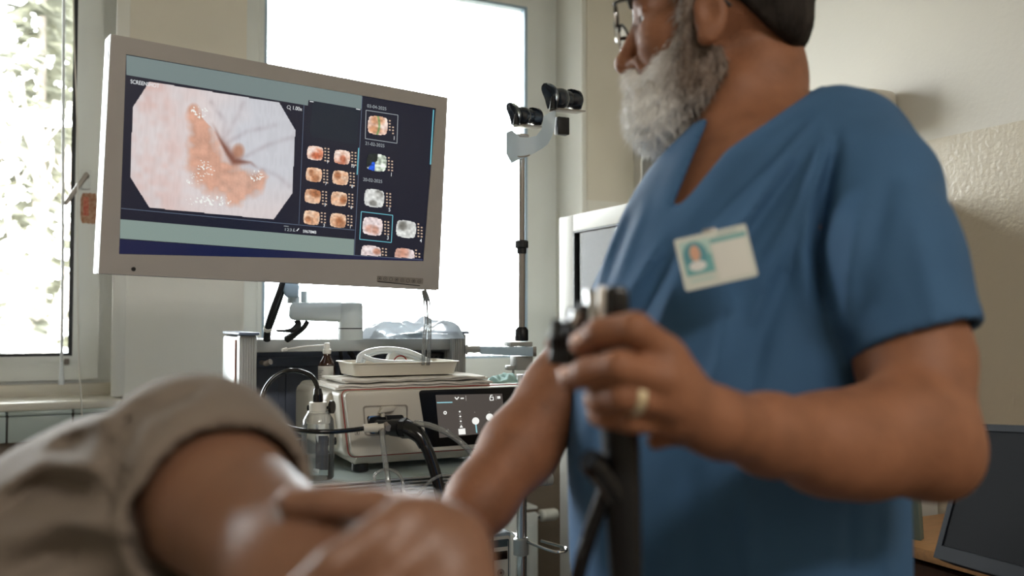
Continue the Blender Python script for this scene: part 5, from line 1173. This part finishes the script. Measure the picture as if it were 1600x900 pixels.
slv_f = [([(1306, 215), (1290, 300), (1278, 390), (1290, 480)], 11, .012), ([(1290, 215), (1268, 310), (1252, 400), (1262, 500)], 13, -.005), ([(1345, 330), (1325, 430), (1320, 520)], 14, -.006), ([(1390, 280), (1378, 330), (1365, 390)], 16, .004), ([(1430, 330), (1450, 430), (1470, 520)], 18, -.003)]
def folds(p, L, ymax):
    x, y = topx(p); m = p[:, 1] < ymax; s = np.zeros(len(p))
    for pl, w_, a in L:
        dd, tt = polydt(x, y, pl); s += 1.45*a*np.exp(-(dd/w_)**2)*np.sqrt(np.clip(np.sin(np.pi*np.clip(tt*.96+.02, 0, 1)), 0, 1))
    return s*m
hemn = pp_(1432, 560, .785)-pp_(1392, 400, .82); hemn /= np.linalg.norm(hemn)
hemn = hemn+np.array([.18, .0, -.10]); hemn /= np.linalg.norm(hemn)
hemo = pp_(1436, 536, .79)
hemnR = pp_(922, 560, 1.04)-pp_(988, 445, 1.07); hemnR /= np.linalg.norm(hemnR); hemoR = pp_(918, 548, 1.04)
def hollow(ch, k): return [(a, r-k) for a, r in ch]
def tube_end(p, ch, o, n, t=.0035):
    d = d_chain(p, ch, .03)
    inner = d+t; depth = (p-o)@n
    return d, depth, inner
def scrub(p):
    b = torso(p)-.004
    b = b+folds(p, scr_f, 1.0)
    s1 = d_chain(p, slv, .04); s1 = s1+folds(p, slv_f[2:], 1.0)
    dep = (p-hemo)@hemn; s1 = smax(s1, dep, .003); inn = np.maximum(d_chain(p, slv, .04)+.0085, -(dep+.05)); 
    s2 = d_chain(p, slvR, .03); depR = (p-hemoR)@hemnR; s2 = smax(s2, depR, .003); innR = np.maximum(d_chain(p, slvR, .03)+.007, -(depR+.04))
    d = smin(b, s1, .012); d = d+folds(p, slv_f[:2], .97)
    d = smin(d, s2, .015)
    d = np.maximum(d, -np.maximum(inn, .022-b)); d = np.maximum(d, -np.maximum(innR, .016-b))
    cut = np.maximum.reduce([np.minimum((p-C0)@nA_, (p-C0)@nA2_), (p-C0)@nB_, -((p-nk)@Fd)-.045, np.hypot(p[:, 0]-nk[0], p[:, 1]-nk[1])-.16])
    band = np.exp(-((cut-.011)/.008)**4)*.0018
    d = d-band; d = smax(d, -cut, .002)
    d = smax(d, -(np.linalg.norm((p-nA(nk))*np.array([1, 1, .6]), axis=1)-.068), .003)
    d = np.maximum(d, .70-p[:, 2]); return d
lo, hi = np.array([.02, .66, .68]), np.array([.52, 1.26, 1.60])
V, Fc = relax(*nets(scrub, lo, hi, .0044), 2)
top = mesh_np(V, Fc, 'scrub_top', M_['scrub'], doc, label='blue short-sleeved scrub top')
def trousers(p):
    d = d_ell(p, (bx_, by_, .86), (.15, .185, .16), RT)
    for s in (-1, 1):
        hp_ = np.array([bx_, by_, .84])+Ld*s*.095; kn = np.array([bx_, by_, .48])+Ld*s*.10+Fd*.02; an = np.array([bx_, by_, .10])+Ld*s*.11-Fd*.01
        d = smin(d, d_cone(p, hp_, kn, .105, .078), .02); d = smin(d, d_cone(p, kn, an, .078, .062), .02)
    d = d+.003*np.sin(p[:, 2]*38+p[:, 0]*20); return np.maximum(d, .06-p[:, 2])
V, Fc = nets(trousers, (bx_-.32, by_-.32, .03), (bx_+.32, by_+.32, 1.02), .012)
mesh_np(V, Fc, 'trousers', M_['trous'], doc)
for s in (-1, 1):
    an = np.array([bx_, by_, .05])+Ld*s*.11
    def shoe(p, an=an): return np.maximum(smin(d_ell(p, an+Fd*.06, (.15, .048, .05), RT), d_cone(p, an-Fd*.02, an-Fd*.02+np.array([0, 0, .04]), .048, .044), .03), .002-p[:, 2])
    V, Fc = nets(shoe, an-np.array([.26, .26, .06]), an+np.array([.26, .26, .12]), .008); mesh_np(V, Fc, 'shoe', M_['white'], doc)
# hair colours per vertex
def hair_mat(name):
    m = mat(name, (150, 146, 140), .62, bump=.6, bscale=420); n = m.node_tree; b = n.nodes['Principled BSDF']; a = n.nodes.new('ShaderNodeVertexColor'); a.layer_name = 'Col'; n.links.new(a.outputs[0], b.inputs['Base Color']); return m
M_['beard'] = hair_mat('grey_and_white_beard_hair')
def beard_l(q):
    d = d_ell(q, (.062, 0, -.092), (.046, .052, .050)); d = smin(d, d_cone(q, (.078, -.012, -.108), (.078, .012, -.108), .033, .033), .02)
    d = smin(d, d_cone(q, (.104, -.016, -.058), (.104, .016, -.058), .0095, .0095), .008)
    for s in (1, -1):
        d = smin(d, d_cone(q, (.102, s*.016, -.060), (.088, s*.032, -.088), .010, .014), .010)
        d = smin(d, d_ell(q, (.036, s*.048, -.066), (.044, .017, .042)), .018); d = smin(d, d_cone(q, (.036, s*.060, -.035), (.036, s*.068, .03), .012, .010), .015)
    nz_ = .0016*np.sin(q[:, 0]*310+q[:, 2]*120)*np.sin(q[:, 1]*290+q[:, 2]*90)+.0014*np.sin(q[:, 2]*230+q[:, 0]*150+q[:, 1]*170)
    return d+nz_
V, Fc = nets(lambda p: beard_l((p-H0)@RH.T), H0-np.array([.16, .12, .17]), H0+np.array([.06, .12, .06]), .0036)
def beard_col(q, rr):
    t = np.clip((q[:, 0]-.040)/.036, 0, 1)*.8+np.clip((-q[:, 2]-.085)/.03, 0, 1)*.5+rr*.2
    t = np.clip(t, 0, 1)[:, None]; dk = np.array([.17, .12, .09]); lt = np.array([.92, .90, .87]); return dk*(1-t)+lt*t
vn = np.zeros_like(V)
fn = np.cross(V[Fc[:, 2]]-V[Fc[:, 0]], V[Fc[:, 3]]-V[Fc[:, 1]])
for k in range(4): np.add.at(vn, Fc[:, k], fn)
vn /= np.linalg.norm(vn, axis=1)[:, None]+1e-12
Q = (V-H0)@RH.T; cs = beard_col(Q, RNG.random(len(V))-.5)
N_ = 7000; ii = RNG.integers(0, len(V), N_)
grow = vn[ii]*.75+np.array([0, 0, -.85])+(RH[0]*.15)+RNG.normal(0, .28, (N_, 3)); grow /= np.linalg.norm(grow, axis=1)[:, None]
Ln = RNG.uniform(.006, .015, N_)[:, None]; b0_ = V[ii]; sd_ = np.cross(grow, RNG.normal(0, 1, (N_, 3))); sd_ /= np.linalg.norm(sd_, axis=1)[:, None]; sd_ *= .00045
m1 = b0_+grow*Ln*.55; tp2 = b0_+grow*Ln+np.array([0, 0, -1])*Ln*.25
sv = np.stack([b0_-sd_, b0_+sd_, m1+sd_*.8, m1-sd_*.8, tp2], 1).reshape(-1, 3); sc_ = np.repeat(beard_col(Q[ii], RNG.random(N_)-.3), 5, 0)
base = np.arange(N_)[:, None]*5+len(V)
faces = [tuple(f) for f in Fc.tolist()]+[tuple(f) for f in (base+np.array([[0, 1, 2, 3]])).tolist()]+[tuple(f) for f in (base+np.array([[3, 2, 4]])).tolist()]
AV = np.concatenate([V, sv]); I = np.array(WM['person'].inverted()); AV = AV@I[:3, :3].T+I[:3, 3]
me = bpy.data.meshes.new('beard'); me.from_pydata(AV.tolist(), [], faces); ca = me.color_attributes.new('Col', 'FLOAT_COLOR', 'POINT'); cc_ = np.concatenate([cs, sc_]); ca.data.foreach_set('color', np.concatenate([cc_, np.ones((len(cc_), 1))], 1).astype(np.float32).ravel())
me.materials.append(M_['beard']); me.polygons.foreach_set('use_smooth', [True]*len(me.polygons)); o = bpy.data.objects.new('beard', me); C.objects.link(o); o.parent = doc; o['label'] = 'white and grey full beard'
# hair at the back of the head
def hair_l(q):
    d = d_ell(q, (-.012, 0, .050), (.098, .079, .092)); d = smin(d, d_cone(q, (-.075, -.02, -.012), (-.075, .02, -.012), .024, .024), .03)
    line = -(q[:, 2]+.045+(q[:, 0]+.09)*-.0-np.clip((q[:, 0]+.085)*.80, 0, 1)); d = smax(d, line, .004)
    d = smax(d, q[:, 0]-.055-np.clip(q[:, 2]*.3, 0, .05), .01)
    d = np.maximum(d, -(d_ell(q, (.010, .078, -.008), (.026, .02, .040)))); d = np.maximum(d, -(d_ell(q, (.010, -.078, -.008), (.026, .02, .040))))
    return d+.0012*np.sin(q[:, 0]*400+q[:, 1]*200)*np.sin(q[:, 2]*60+q[:, 1]*500)
V, Fc = nets(lambda p: hair_l((p-H0)@RH.T), H0-np.array([.13, .12, .12]), H0+np.array([.14, .12, .18]), .004)
mesh_np(V, Fc, 'hair', M_['hair'], doc, label='short dark grey hair')
MH = Matrix(((RH[0][0], RH[1][0], RH[2][0], H0[0]), (RH[0][1], RH[1][1], RH[2][1], H0[1]), (RH[0][2], RH[1][2], RH[2][2], H0[2]), (0, 0, 0, 1)))
def hw_(f, l, u): return MH @ Vector((f, l, u))
for s in (1, -1):
    g = G(); bm = bmesh.new(); bmesh.ops.create_uvsphere(bm, u_segments=20, v_segments=14, radius=.0122); bm.verts.index_update(); g.add([MH @ (q.co+Vector((.080, s*.031, .005))) for q in bm.verts], [[q.index for q in f.verts] for f in bm.faces]); bm.free()
    ey = g.obj('eye', M_['eye'], doc, world=True)
    g = G(); g.tube([hw_(.0905, s*.031, .005), hw_(.0928, s*.031, .005)], [.0062, .0045], 20); g.obj('iris', mat('brown_iris', (60, 44, 32), .2) if s == 1 else bpy.data.materials['brown_iris'], ey, world=True)
    g = G(); g.tube([hw_(.104, s*.016, .026), hw_(.104, s*.032, .032), hw_(.093, s*.05, .027)], [.004, .005, .002], 8, smooth=4); g.obj('eyebrow', M_['hair'], doc, world=True)
# glasses
g = G()
def lens_loop(s, f=.124, w_=.026, h_=.0185): return [(lambda a: hw_(f-.006*abs(a[0])/.06, a[0], a[1]))(q) for q in [(s*.034+w_*math.copysign(abs(math.cos(t))**.7, math.cos(t)), .0+h_*math.copysign(abs(math.sin(t))**.7, math.sin(t))) for t in [2*math.pi*k/36 for k in range(36)]]]
for s in (1, -1):
    lp = lens_loop(s); g.tube(lp[1:18] if s == 1 else lp[1:18], .0019, 8); g.tube([hw_(.119, s*.060, .015), hw_(.110, s*.070, .016), hw_(.06, s*.0765, .016), hw_(.012, s*.079, .014), hw_(-.012, s*.077, -.004)], [.0022, .002, .0018, .0018, .0022], 8, smooth=4)
g.tube([hw_(.122, -.009, .008), hw_(.126, 0, .011), hw_(.122, .009, .008)], .0015, 8, smooth=3); gs = g.obj('glasses', M_['black'], doc, world=True, label='thin black half-rim glasses')
g = G()
for s in (1, -1): lp = lens_loop(s); g.tube(lp[17:]+lp[:2], .0007, 6)
g.obj('lower_rim', M_['chrome'], gs, world=True)
for s in (1, -1):
    lp = lens_loop(s, .1235); g = G(); ctr = hw_(.1245, s*.034, 0); g.add([ctr]+lp, [(0, i+1, (i+1) % 36+1) for i in range(36)]); g.obj('lens', thin_glass('spectacle_lens', (.95, .96, .96), .10), gs, world=True)
# fingernails
def nail(px, n_dir, r_, par, L=1.25):
    c_ = pp_(*px); n = V3(n_dir); n /= np.linalg.norm(n); a = V3(L_dir); a = a-n*(a@n); a /= np.linalg.norm(a); b = np.cross(n, a)
    bm = bmesh.new(); bmesh.ops.create_uvsphere(bm, u_segments=16, v_segments=10, radius=1); bm.verts.index_update()
    vs = [Vector(c_+a*q.co.x*r_*L+b*q.co.y*r_+n*q.co.z*r_*.35) for q in bm.verts]; g = G(); g.add(vs, [[q.index for q in f.verts] for f in bm.faces]); bm.free(); return g.obj('fingernail', M_['nail'], par, world=True)
L_dir = (-1, .3, -.1)
nail((904, 527, .592), (-.35, -.6, .75), .0048, doc); nail((885, 580, .590), (-.4, -.55, .75), .0050, doc); nail((924, 616, .5935), (-.35, -.7, .6), .0044, doc); nail((927, 641, .6015), (-.35, -.6, .7), .0038, doc)
# wedding ring
a = pp_(1006, 624, .5795); b = pp_(978, 620, .5755); ax = (b-a)/np.linalg.norm(b-a); c_ = Vector((a+b)/2+np.array([0, .0005, 0])); axv = Vector(ax); u1 = axv.cross(Vector((0, 0, 1))).normalized(); u2 = axv.cross(u1)
g = G(); n = 40; prof = [(.0112, -.003), (.0119, -.0024), (.0119, .0024), (.0112, .003), (.0105, .0026), (.0105, -.0026)]; vs = []
for k in range(n):
    t = 2*math.pi*k/n
    for r_, o_ in prof: vs.append(c_+u1*math.cos(t)*r_+u2*math.sin(t)*r_*.96+axv*o_)
g.add(vs, [(k*6+i, k*6+(i+1) % 6, ((k+1) % n)*6+(i+1) % 6, ((k+1) % n)*6+i) for k in range(n) for i in range(6)]); g.obj('wedding_ring', M_['gold'], doc, world=True, label='gold wedding ring')

# name badge clipped to the scrub top
corn = [(1064, 374), (1176, 346.5), (1174, 433), (1060, 456.5)]
zb_ = [.806, .795, .792, .802]
cp3 = [P(x, y, z-.012) for (x, y), z in zip(corn, zb_)]
# make it exactly planar/rectangular
ctr = sum(cp3, Vector())/4; xa = ((cp3[1]-cp3[0])+(cp3[2]-cp3[3])).normalized(); za = ((cp3[0]-cp3[3])+(cp3[1]-cp3[2])); za = (za-xa*za.dot(xa)).normalized(); ya = za.cross(xa)
BADGE = (ctr, xa, ya, za)
Wb_, Hb_ = ((cp3[1]-cp3[0]).length+(cp3[2]-cp3[3]).length)/2, ((cp3[0]-cp3[3]).length+(cp3[1]-cp3[2]).length)/2*.985
MB = Matrix(((xa.x, ya.x, za.x, ctr.x), (xa.y, ya.y, za.y, ctr.y), (xa.z, ya.z, za.z, ctr.z), (0, 0, 0, 1)))
bad = empty('name_badge', MB, 'white and teal name badge with portrait photo clipped to the blue scrub top', 'badge')
g = G(); g.prism(rrect(-Wb_/2, -Hb_/2, Wb_/2, Hb_/2, .0025), 0, .0018); g.obj('card', mat('badge_white', (206, 210, 202), .35), bad)
def bx(x0, z0, x1, z1, m, name, off=.0003, r=0):   # fractions of the card
    X0, X1, Z0, Z1 = (x0-.5)*Wb_, (x1-.5)*Wb_, (.5-z1)*Hb_, (.5-z0)*Hb_
    g = G(); g.prism(rrect(X0, Z0, X1, Z1, r) if r else [(X0, Z0), (X1, Z0), (X1, Z1), (X0, Z1)], -off, .0001); return g.obj(name, m, bad, smooth=False)
mt = mat('badge_teal', (112, 172, 174), .4); mlt = mat('badge_pale_teal', (176, 206, 200), .4)
bx(.06, .10, .46, .74, mlt, 'printed_area', .0002); bx(.07, .40, .46, .74, mt, 'printed_area', .0003); bx(.47, .14, .97, .22, mt, 'printed_stripe', .0002); bx(.49, .24, .95, .93, mat('badge_panel', (218, 218, 212), .4), 'name_panel', .0003, .001); bx(.10, .82, .42, .86, mlt, 'printed_line', .0003); bx(.58, .06, .86, .10, mat('badge_print', (170, 184, 180), .5), 'printed_line', .0003)
g = G(); c1, c2 = -.26*Wb_, .12*Hb_; g.prism([(c1+.0105*math.cos(t), c2+.0125*math.sin(t)) for t in [2*math.pi*k/28 for k in range(28)]], -.0005, .0001); pt2 = g.obj('portrait_photo', mat('portrait_background', (92, 150, 162), .4), bad)
g = G(); g.prism([(c1+.0045*math.cos(t), c2+.002+.0072*math.sin(t)) for t in [2*math.pi*k/20 for k in range(20)]], -.0007, -.0004); g.obj('face', mat('portrait_skin', (214, 166, 140), .5), pt2)
g = G(); g.prism([(c1+.0075*math.cos(t), c2-.0095+.0045*math.sin(t)) for t in [2*math.pi*k/20 for k in range(20)]], -.0006, -.0004); g.obj('shoulders', mat('portrait_white', (222, 222, 220), .5), pt2)
g = G(); g.box((0, .006, Hb_*.40), (.012, .010, .016), .001); g.obj('clip', M_['steel'], bad)

# endoscope held in the hand
EZ = .634
eo = P(968, 700, EZ)
sco = empty('endoscope', Matrix.Translation(eo), 'black endoscope with control handle in the doctor\'s left hand and cord to the processor', 'endoscope')
ym = Vector((0, 1, 0))
def hexpx(pts, z0, z1, bev, name, m, par=sco):
    bl, br_, tr_, tl_ = pts; g = G(); a = lambda q, z: P(q[0], q[1], z)
    g.hexa([a(bl, z0), a(br_, z0), a(br_, z1), a(bl, z1), a(tl_, z0), a(tr_, z0), a(tr_, z1), a(tl_, z1)], bev, 4); return g.obj(name, m, par, world=True)
g = G(); g.tube([P(960, 498, EZ+.004), P(962, 560, EZ), P(966, 640, EZ), P(968, 690, EZ)], [.0150, .0165, .0155, .0140], 28, smooth=4, flat=.9); g.tube([P(968, 676, EZ), P(970, 700, EZ), P(974, 800, EZ+.002), P(980, 960, EZ+.006)], [.0132, .0134, .0126, .0105], 28, smooth=4); g.obj('control_body', M_['black'], sco, world=True)
hexpx([(946, 500), (986, 500), (981, 447), (945, 447)], EZ-.014, EZ+.014, .004, 'head_block', M_['blackg'])
hexpx([(932, 512), (945, 512), (947, 445), (934, 447)], EZ-.013, EZ+.012, .003, 'silver_plate', mat('satin_metal', (205, 198, 190), .35, metal=.6))
g = G(); g.tube([P(925, 500, EZ), P(925, 458, EZ)], .0042, 16); g.tube([P(925, 462, EZ), P(925, 454, EZ)], .0052, 16); g.obj('suction_button', M_['chrome'], sco, world=True)
g = G(); g.tube([P(905, 520, EZ), P(912, 476, EZ)], .005, 14); g.obj('water_button', M_['black'], sco, world=True)
g = G(); g.tube([P(893, 525, EZ-.003), P(903, 488, EZ-.003)], [.004, .005], 14); g.obj('air_button', M_['chrome'], sco, world=True)
# angulation knobs: star wheels on the axle to the left of the body
axl = Vector((-1, .12, .05)).normalized(); kc = P(880, 534, EZ+.002)
def star(cx, cy, z, R1, R2, w_, nn, name, m):
    c = P(cx, cy, z); z_ = axl; x_ = z_.cross(Vector((0, 0, 1))).normalized(); y_ = z_.cross(x_); g = G(); N = nn*8; vs = []
    for o_, k_ in ((-w_/2, .86), (-w_/2+.001, 1), (w_/2-.001, 1), (w_/2, .86)):
        for i in range(N):
            t = 2*math.pi*i/N; r_ = (R2+(R1-R2)*(.5+.5*math.cos(nn*t+1.2))**1.3)*k_; vs.append(c+z_*o_+x_*r_*math.cos(t)+y_*r_*math.sin(t))
    fs = [(a*N+i, a*N+(i+1) % N, (a+1)*N+(i+1) % N, (a+1)*N+i) for a in range(3) for i in range(N)]+[tuple(range(N))[::-1], tuple(3*N+i for i in range(N))]
    g.add(vs, fs); return g.obj(name, m, sco, world=True)
star(892, 534, EZ+.002, .0245, .015, .0085, 5, 'angulation_knob', M_['black']); star(872, 537, EZ+.004, .0175, .0125, .011, 5, 'angulation_knob', M_['black'])
g = G(); g.tube([P(945, 522, EZ), P(864, 534, EZ+.004)], .005, 16); g.obj('knob_axle', M_['black'], sco, world=True)
g = G(); g.tube([P(889, 520, EZ-.006), P(884, 500, EZ-.008)], [.0045, .0035], 12); g.obj('brake_lever', M_['blackg'], sco, world=True)
# side outlet and universal cord
g = G(); g.tube([P(962, 775, EZ-.004), P(948, 752, EZ-.008), P(932, 730, EZ-.012), P(924, 720, EZ-.014)], [.0085, .0085, .009, .0075], 20, smooth=4); g.tube([P(931, 729, EZ-.013), P(922, 718, EZ-.015)], [.0098, .0085], 24); g.obj('biopsy_port', M_['blackg'], sco, world=True)
g = G(); g.tube([P(926, 722, EZ-.014), P(920, 716, EZ-.017)], [.0088, .0070], 24); g.obj('port_cap', M_['pcdark'], sco, world=True)
g = G(); g.tube([P(948, 762, EZ-.004), P(938, 790, EZ), P(922, 835, EZ+.006), P(906, 890, EZ+.012), P(888, 980, .68), P(870, 1120, .74), P(845, 1330, .86), P(815, 1340, 1.05), P(775, 1190, 1.28), P(738, 1000, 1.46), P(712, 880, 1.54), P(698, 815, 1.56), P(689, 775, 1.565), P(679, 735, 1.57), P(668, 703, 1.572), P(657, 687, 1.575)], [.0058]*5+[.0066]*4+[.0084, .0092, .0098, .0102, .0102, .0102, .0102], 18, smooth=6); g.obj('universal_cord', M_['blackg'], sco, world=True)
g = G(); g.tube([P(664, 697, 1.573), P(657, 684, 1.575), P(646, 674, 1.58), P(633, 669, 1.59)], [.0112, .0125, .0150, .0165], 22, smooth=5); g.obj('cord_sleeve', M_['blackg'], sco, world=True)
q0_, q1_ = P(636, 669, 1.588), P(590, 667, 1.622)
g = G(); g.tube([q0_, P(628, 669, 1.592)], .0185, 8); g.tube([P(628, 669, 1.592), P(612, 668, 1.605)], [.0165, .0150], 24); g.tube([P(612, 668, 1.605), q1_], [.0135, .0125], 20); g.obj('light_guide_connector', M_['black'], sco, world=True)
g = G(); g.tube([P(607, 669, 1.585), P(603, 664, 1.60)], .006, 14); g.tube([P(598, 676, 1.575), P(597, 668, 1.59)], .005, 12); g.obj('connector_port', M_['steel'], sco, world=True)
g = G(); g.tube([P(978, 950, EZ+.006), P(975, 1060, .66), P(940, 1180, .72), P(870, 1180, .80), P(760, 1060, .87), P(690, 945, .90), P(640, 920, .90), P(600, 925, .87)], [.0095, .0062, .0060, .0060, .006, .006, .006, .006], 16, smooth=7); g.obj('insertion_tube', M_['black'], sco, world=True)

# ------------------------------------------------------------------ patient on the couch
sh = chain_pts([(302, 742, .625, 140), (156, 884, .69, 196), (-95, 1085, .78, 228), (-420, 1090, .88, 200), (-700, 1090, .92, 190)])
low = [(V3((-.22, .70, .93)), .12), (V3((-.55, .78, .93)), .135), (V3((-.95, .84, .93)), .14)]
pax = pp_(480, 905, .50)-pp_(340, 775, .60); pax /= np.linalg.norm(pax)
slp = chain_pts([(302, 742, .625, 142), (330, 778, .60, 139), (372, 822, .565, 138)])
armP = chain_pts([(305, 745, .625, 84), (345, 785, .59, 103), (480, 905, .50, 114), (590, 1000, .45, 112), (640, 1130, .46, 100)])
armQ = chain_pts([(180, 1200, .72, 90), (480, 1330, .62, 90), (740, 1340, .50, 90), (752, 1180, .46, 84), (738, 1040, .455, 64), (714, 955, .453, 62)])
FP = [chain_pts(c) for c in (
    [(632, 818, .455, 42), (590, 838, .443, 34), (520, 882, .431, 29), (440, 950, .430, 25), (410, 980, .434, 22)],
    [(668, 856, .450, 42), (628, 886, .438, 31), (558, 946, .428, 28), (480, 1018, .427, 25), (445, 1040, .428, 24)],
    [(702, 898, .448, 40), (664, 938, .437, 30), (602, 1000, .428, 27), (525, 1055, .428, 26), (500, 1078, .432, 23)],
    [(730, 935, .448, 34), (700, 975, .440, 28), (650, 1035, .434, 25), (600, 1085, .436, 22), (585, 1100, .44, 20)],
    [(690, 850, .475, 46), (640, 800, .476, 32), (585, 789, .470, 28), (515, 783, .470, 26), (452, 783, .474, 23)])]
def back_hand(p):
    W_ = pp_(712, 950, .452); d = None
    for q, r_ in (((632, 822, .456), 42), ((668, 858, .450), 44), ((702, 898, .448), 42), ((728, 930, .448), 36)):
        e = d_cone(p, W_, pp_(*q), 64*.452/FPX, r_*q[2]/FPX); d = e if d is None else smin(d, e, .003)
    d = smin(d, d_cone(p, pp_(715, 925, .466), pp_(692, 848, .467), 58*.462/FPX, 56*.463/FPX), .012); return smin(d, d_cone(p, pp_(712, 862, .463), pp_(660, 815, .462), 54*.46/FPX, 38*.46/FPX), .015)
headP = pp_(600, 1012, .77)
def pskin(p):
    d = d_chain(p, armP, .02); h = d_chain(p, armQ, .02); h = smin(h, back_hand(p), .012)
    for ch in FP: h = smin(h, d_chain(p, ch, .003), .0035)
    d = smin(d, h, .0015)
    e = d_ell(p, headP, (.095, .088, .078)); e = smin(e, d_ell(p, headP+np.array([-.03, -.045, -.0]), (.065, .055, .055)), .03); e = smin(e, d_cone(p, headP+np.array([.0, -.095, .005]), headP+np.array([-.012, -.108, .005]), .011, .010), .012)
    e = smin(e, d_cone(p, headP+np.array([-.05, .0, -.01]), pp_(330, 900, .68), .058, .062), .03)
    d = smin(d, e, .01)
    return smin(d, np.minimum(d_chain(p, sh, .03)+.012, 1), .02)
lo, hi = bb([armP, armQ, sh[:2]]+FP, .10); lo[0] = -.62; hi[2] = 1.22
lo[2] = .80; hi[1] = .92
V, Fc = relax(*nets(pskin, lo, hi, .0040), 1)
BP = Matrix.Translation((-.5, .72, .79))
pat = mesh_np(V, Fc, 'person', M_['skinp'], M=BP, label='person in a taupe t-shirt lying on their side with one hand on the upper arm', cat='person')
shirt_f = [([(430, 690), (330, 645), (250, 690), (215, 770), (255, 880)], 10, -.0035), ([(395, 665), (320, 622), (235, 655), (190, 740)], 12, -.004), ([(360, 640), (290, 618), (210, 660), (165, 760), (175, 830)], 12, .004),
           ([(230, 640), (185, 700), (205, 790), (270, 880)], 16, .008), ([(310, 608), (255, 640), (232, 700)], 10, .003), ([(340, 655), (300, 648), (262, 690)], 9, .003),
           ([(0, 800), (60, 755), (150, 765), (230, 800)], 14, .006), ([(0, 772), (70, 722), (150, 730)], 16, -.005), ([(0, 900), (80, 868), (180, 860), (270, 880)], 16, .006), ([(0, 850), (90, 815), (200, 825)], 18, -.005), ([(60, 700), (110, 670), (170, 650)], 10, -.004)]
def pshirt(p):
    d = d_chain(p, sh, .05)-.002
    for (a, ra), (b, rb) in zip(low[:-1], low[1:]): d = smin(d, d_cone(p, a, b, ra, rb), .10)
    s = d_chain(p, slp, .03); so_ = pp_(350, 798, .585); dep = (p-so_)@pax; s = smax(s, dep, .003)
    inn = np.maximum(d_chain(p, slp, .03)+.0095, -(dep+.022))
    b_ = d; d = smin(d, s, .025); d = np.maximum(d, -np.where(np.linalg.norm(p-pp_(302, 742, .625), axis=1) > .0, inn, 1))
    f = folds(p, shirt_f, .70); f = np.where(dep > -.05, np.minimum(f, .0028), f); d = d+f*1.5*np.clip((-dep-.002)/.02, .35, 1)*np.where(inn < 0, 0, 1)
    hem = np.exp(-((dep+.010)/.0018)**2)*.0012*(s < .01); d = d+hem
    d = np.maximum(d, p[:, 0]-.0-.0*p[:, 1]+.02)
    return np.maximum(d, .795-p[:, 2])
V, Fc = relax(*nets(pshirt, (-1.12, .44, .785), (-.12, 1.02, 1.24), .0044), 3)
mesh_np(V, Fc, 't_shirt', M_['shirt'], pat, label='taupe short-sleeved t-shirt')
def pants(p):
    d = d_ell(p, (-1.10, .84, .955), (.22, .15, .165))
    for dy, dz_2 in ((0, .0), (.03, .14)):
        k_ = V3((-1.42, .72+dy, .87+dz_2)); f_ = V3((-1.80, .84+dy, .86+dz_2)); hp_ = V3((-1.12, .84, .90+dz_2*.7)); d = smin(d, d_cone(p, hp_, k_, .10, .075), .02); d = smin(d, d_cone(p, k_, f_, .075, .055), .02)
    return np.maximum(d, .795-p[:, 2])
V, Fc = nets(pants, (-1.95, .55, .785), (-.85, 1.05, 1.16), .011); mesh_np(V, Fc, 'trousers', mat('dark_jeans', (52, 58, 72), .85), pat)
def phair(p): return np.maximum(d_ell(p, headP+np.array([.012, .012, .0]), (.097, .088, .083)), -(p[:, 1]-headP[1]+.02+0*p[:, 0]))
V, Fc = nets(phair, headP-.13, headP+.13, .006); mesh_np(V, Fc, 'hair', M_['woodd'], pat)
# couch
r = empty('examination_couch', Matrix.Translation((-.95, .74, 0)), 'dark vinyl examination couch under the lying patient', 'couch')
g = G(); g.box((0, 0, .745), (1.90, .58, .085), .03, 4); g.obj('mattress', M_['vinyl'], r)
g = G(); g.box((0, 0, .68), (1.86, .54, .05), .006); g.obj('frame', M_['grey'], r)
for x in (-.8, .8):
    for y in (-.23, .23): g = G(); g.box((x, y, .33), (.045, .045, .66), .004); g.obj('leg', M_['grey'], r)
g = G(); g.box((0, 0, .15), (1.58, .03, .03), .003); g.obj('stretcher', M_['grey'], r)
g = G(); hx = float(headP[0]); g.box((hx-.03, float(headP[1]), .838), (.27, .36, .095), .04, 5); g.obj('pillow', M_['paper'], M=Matrix.Identity(4), label='white pillow under the head of the lying patient', cat='pillow')
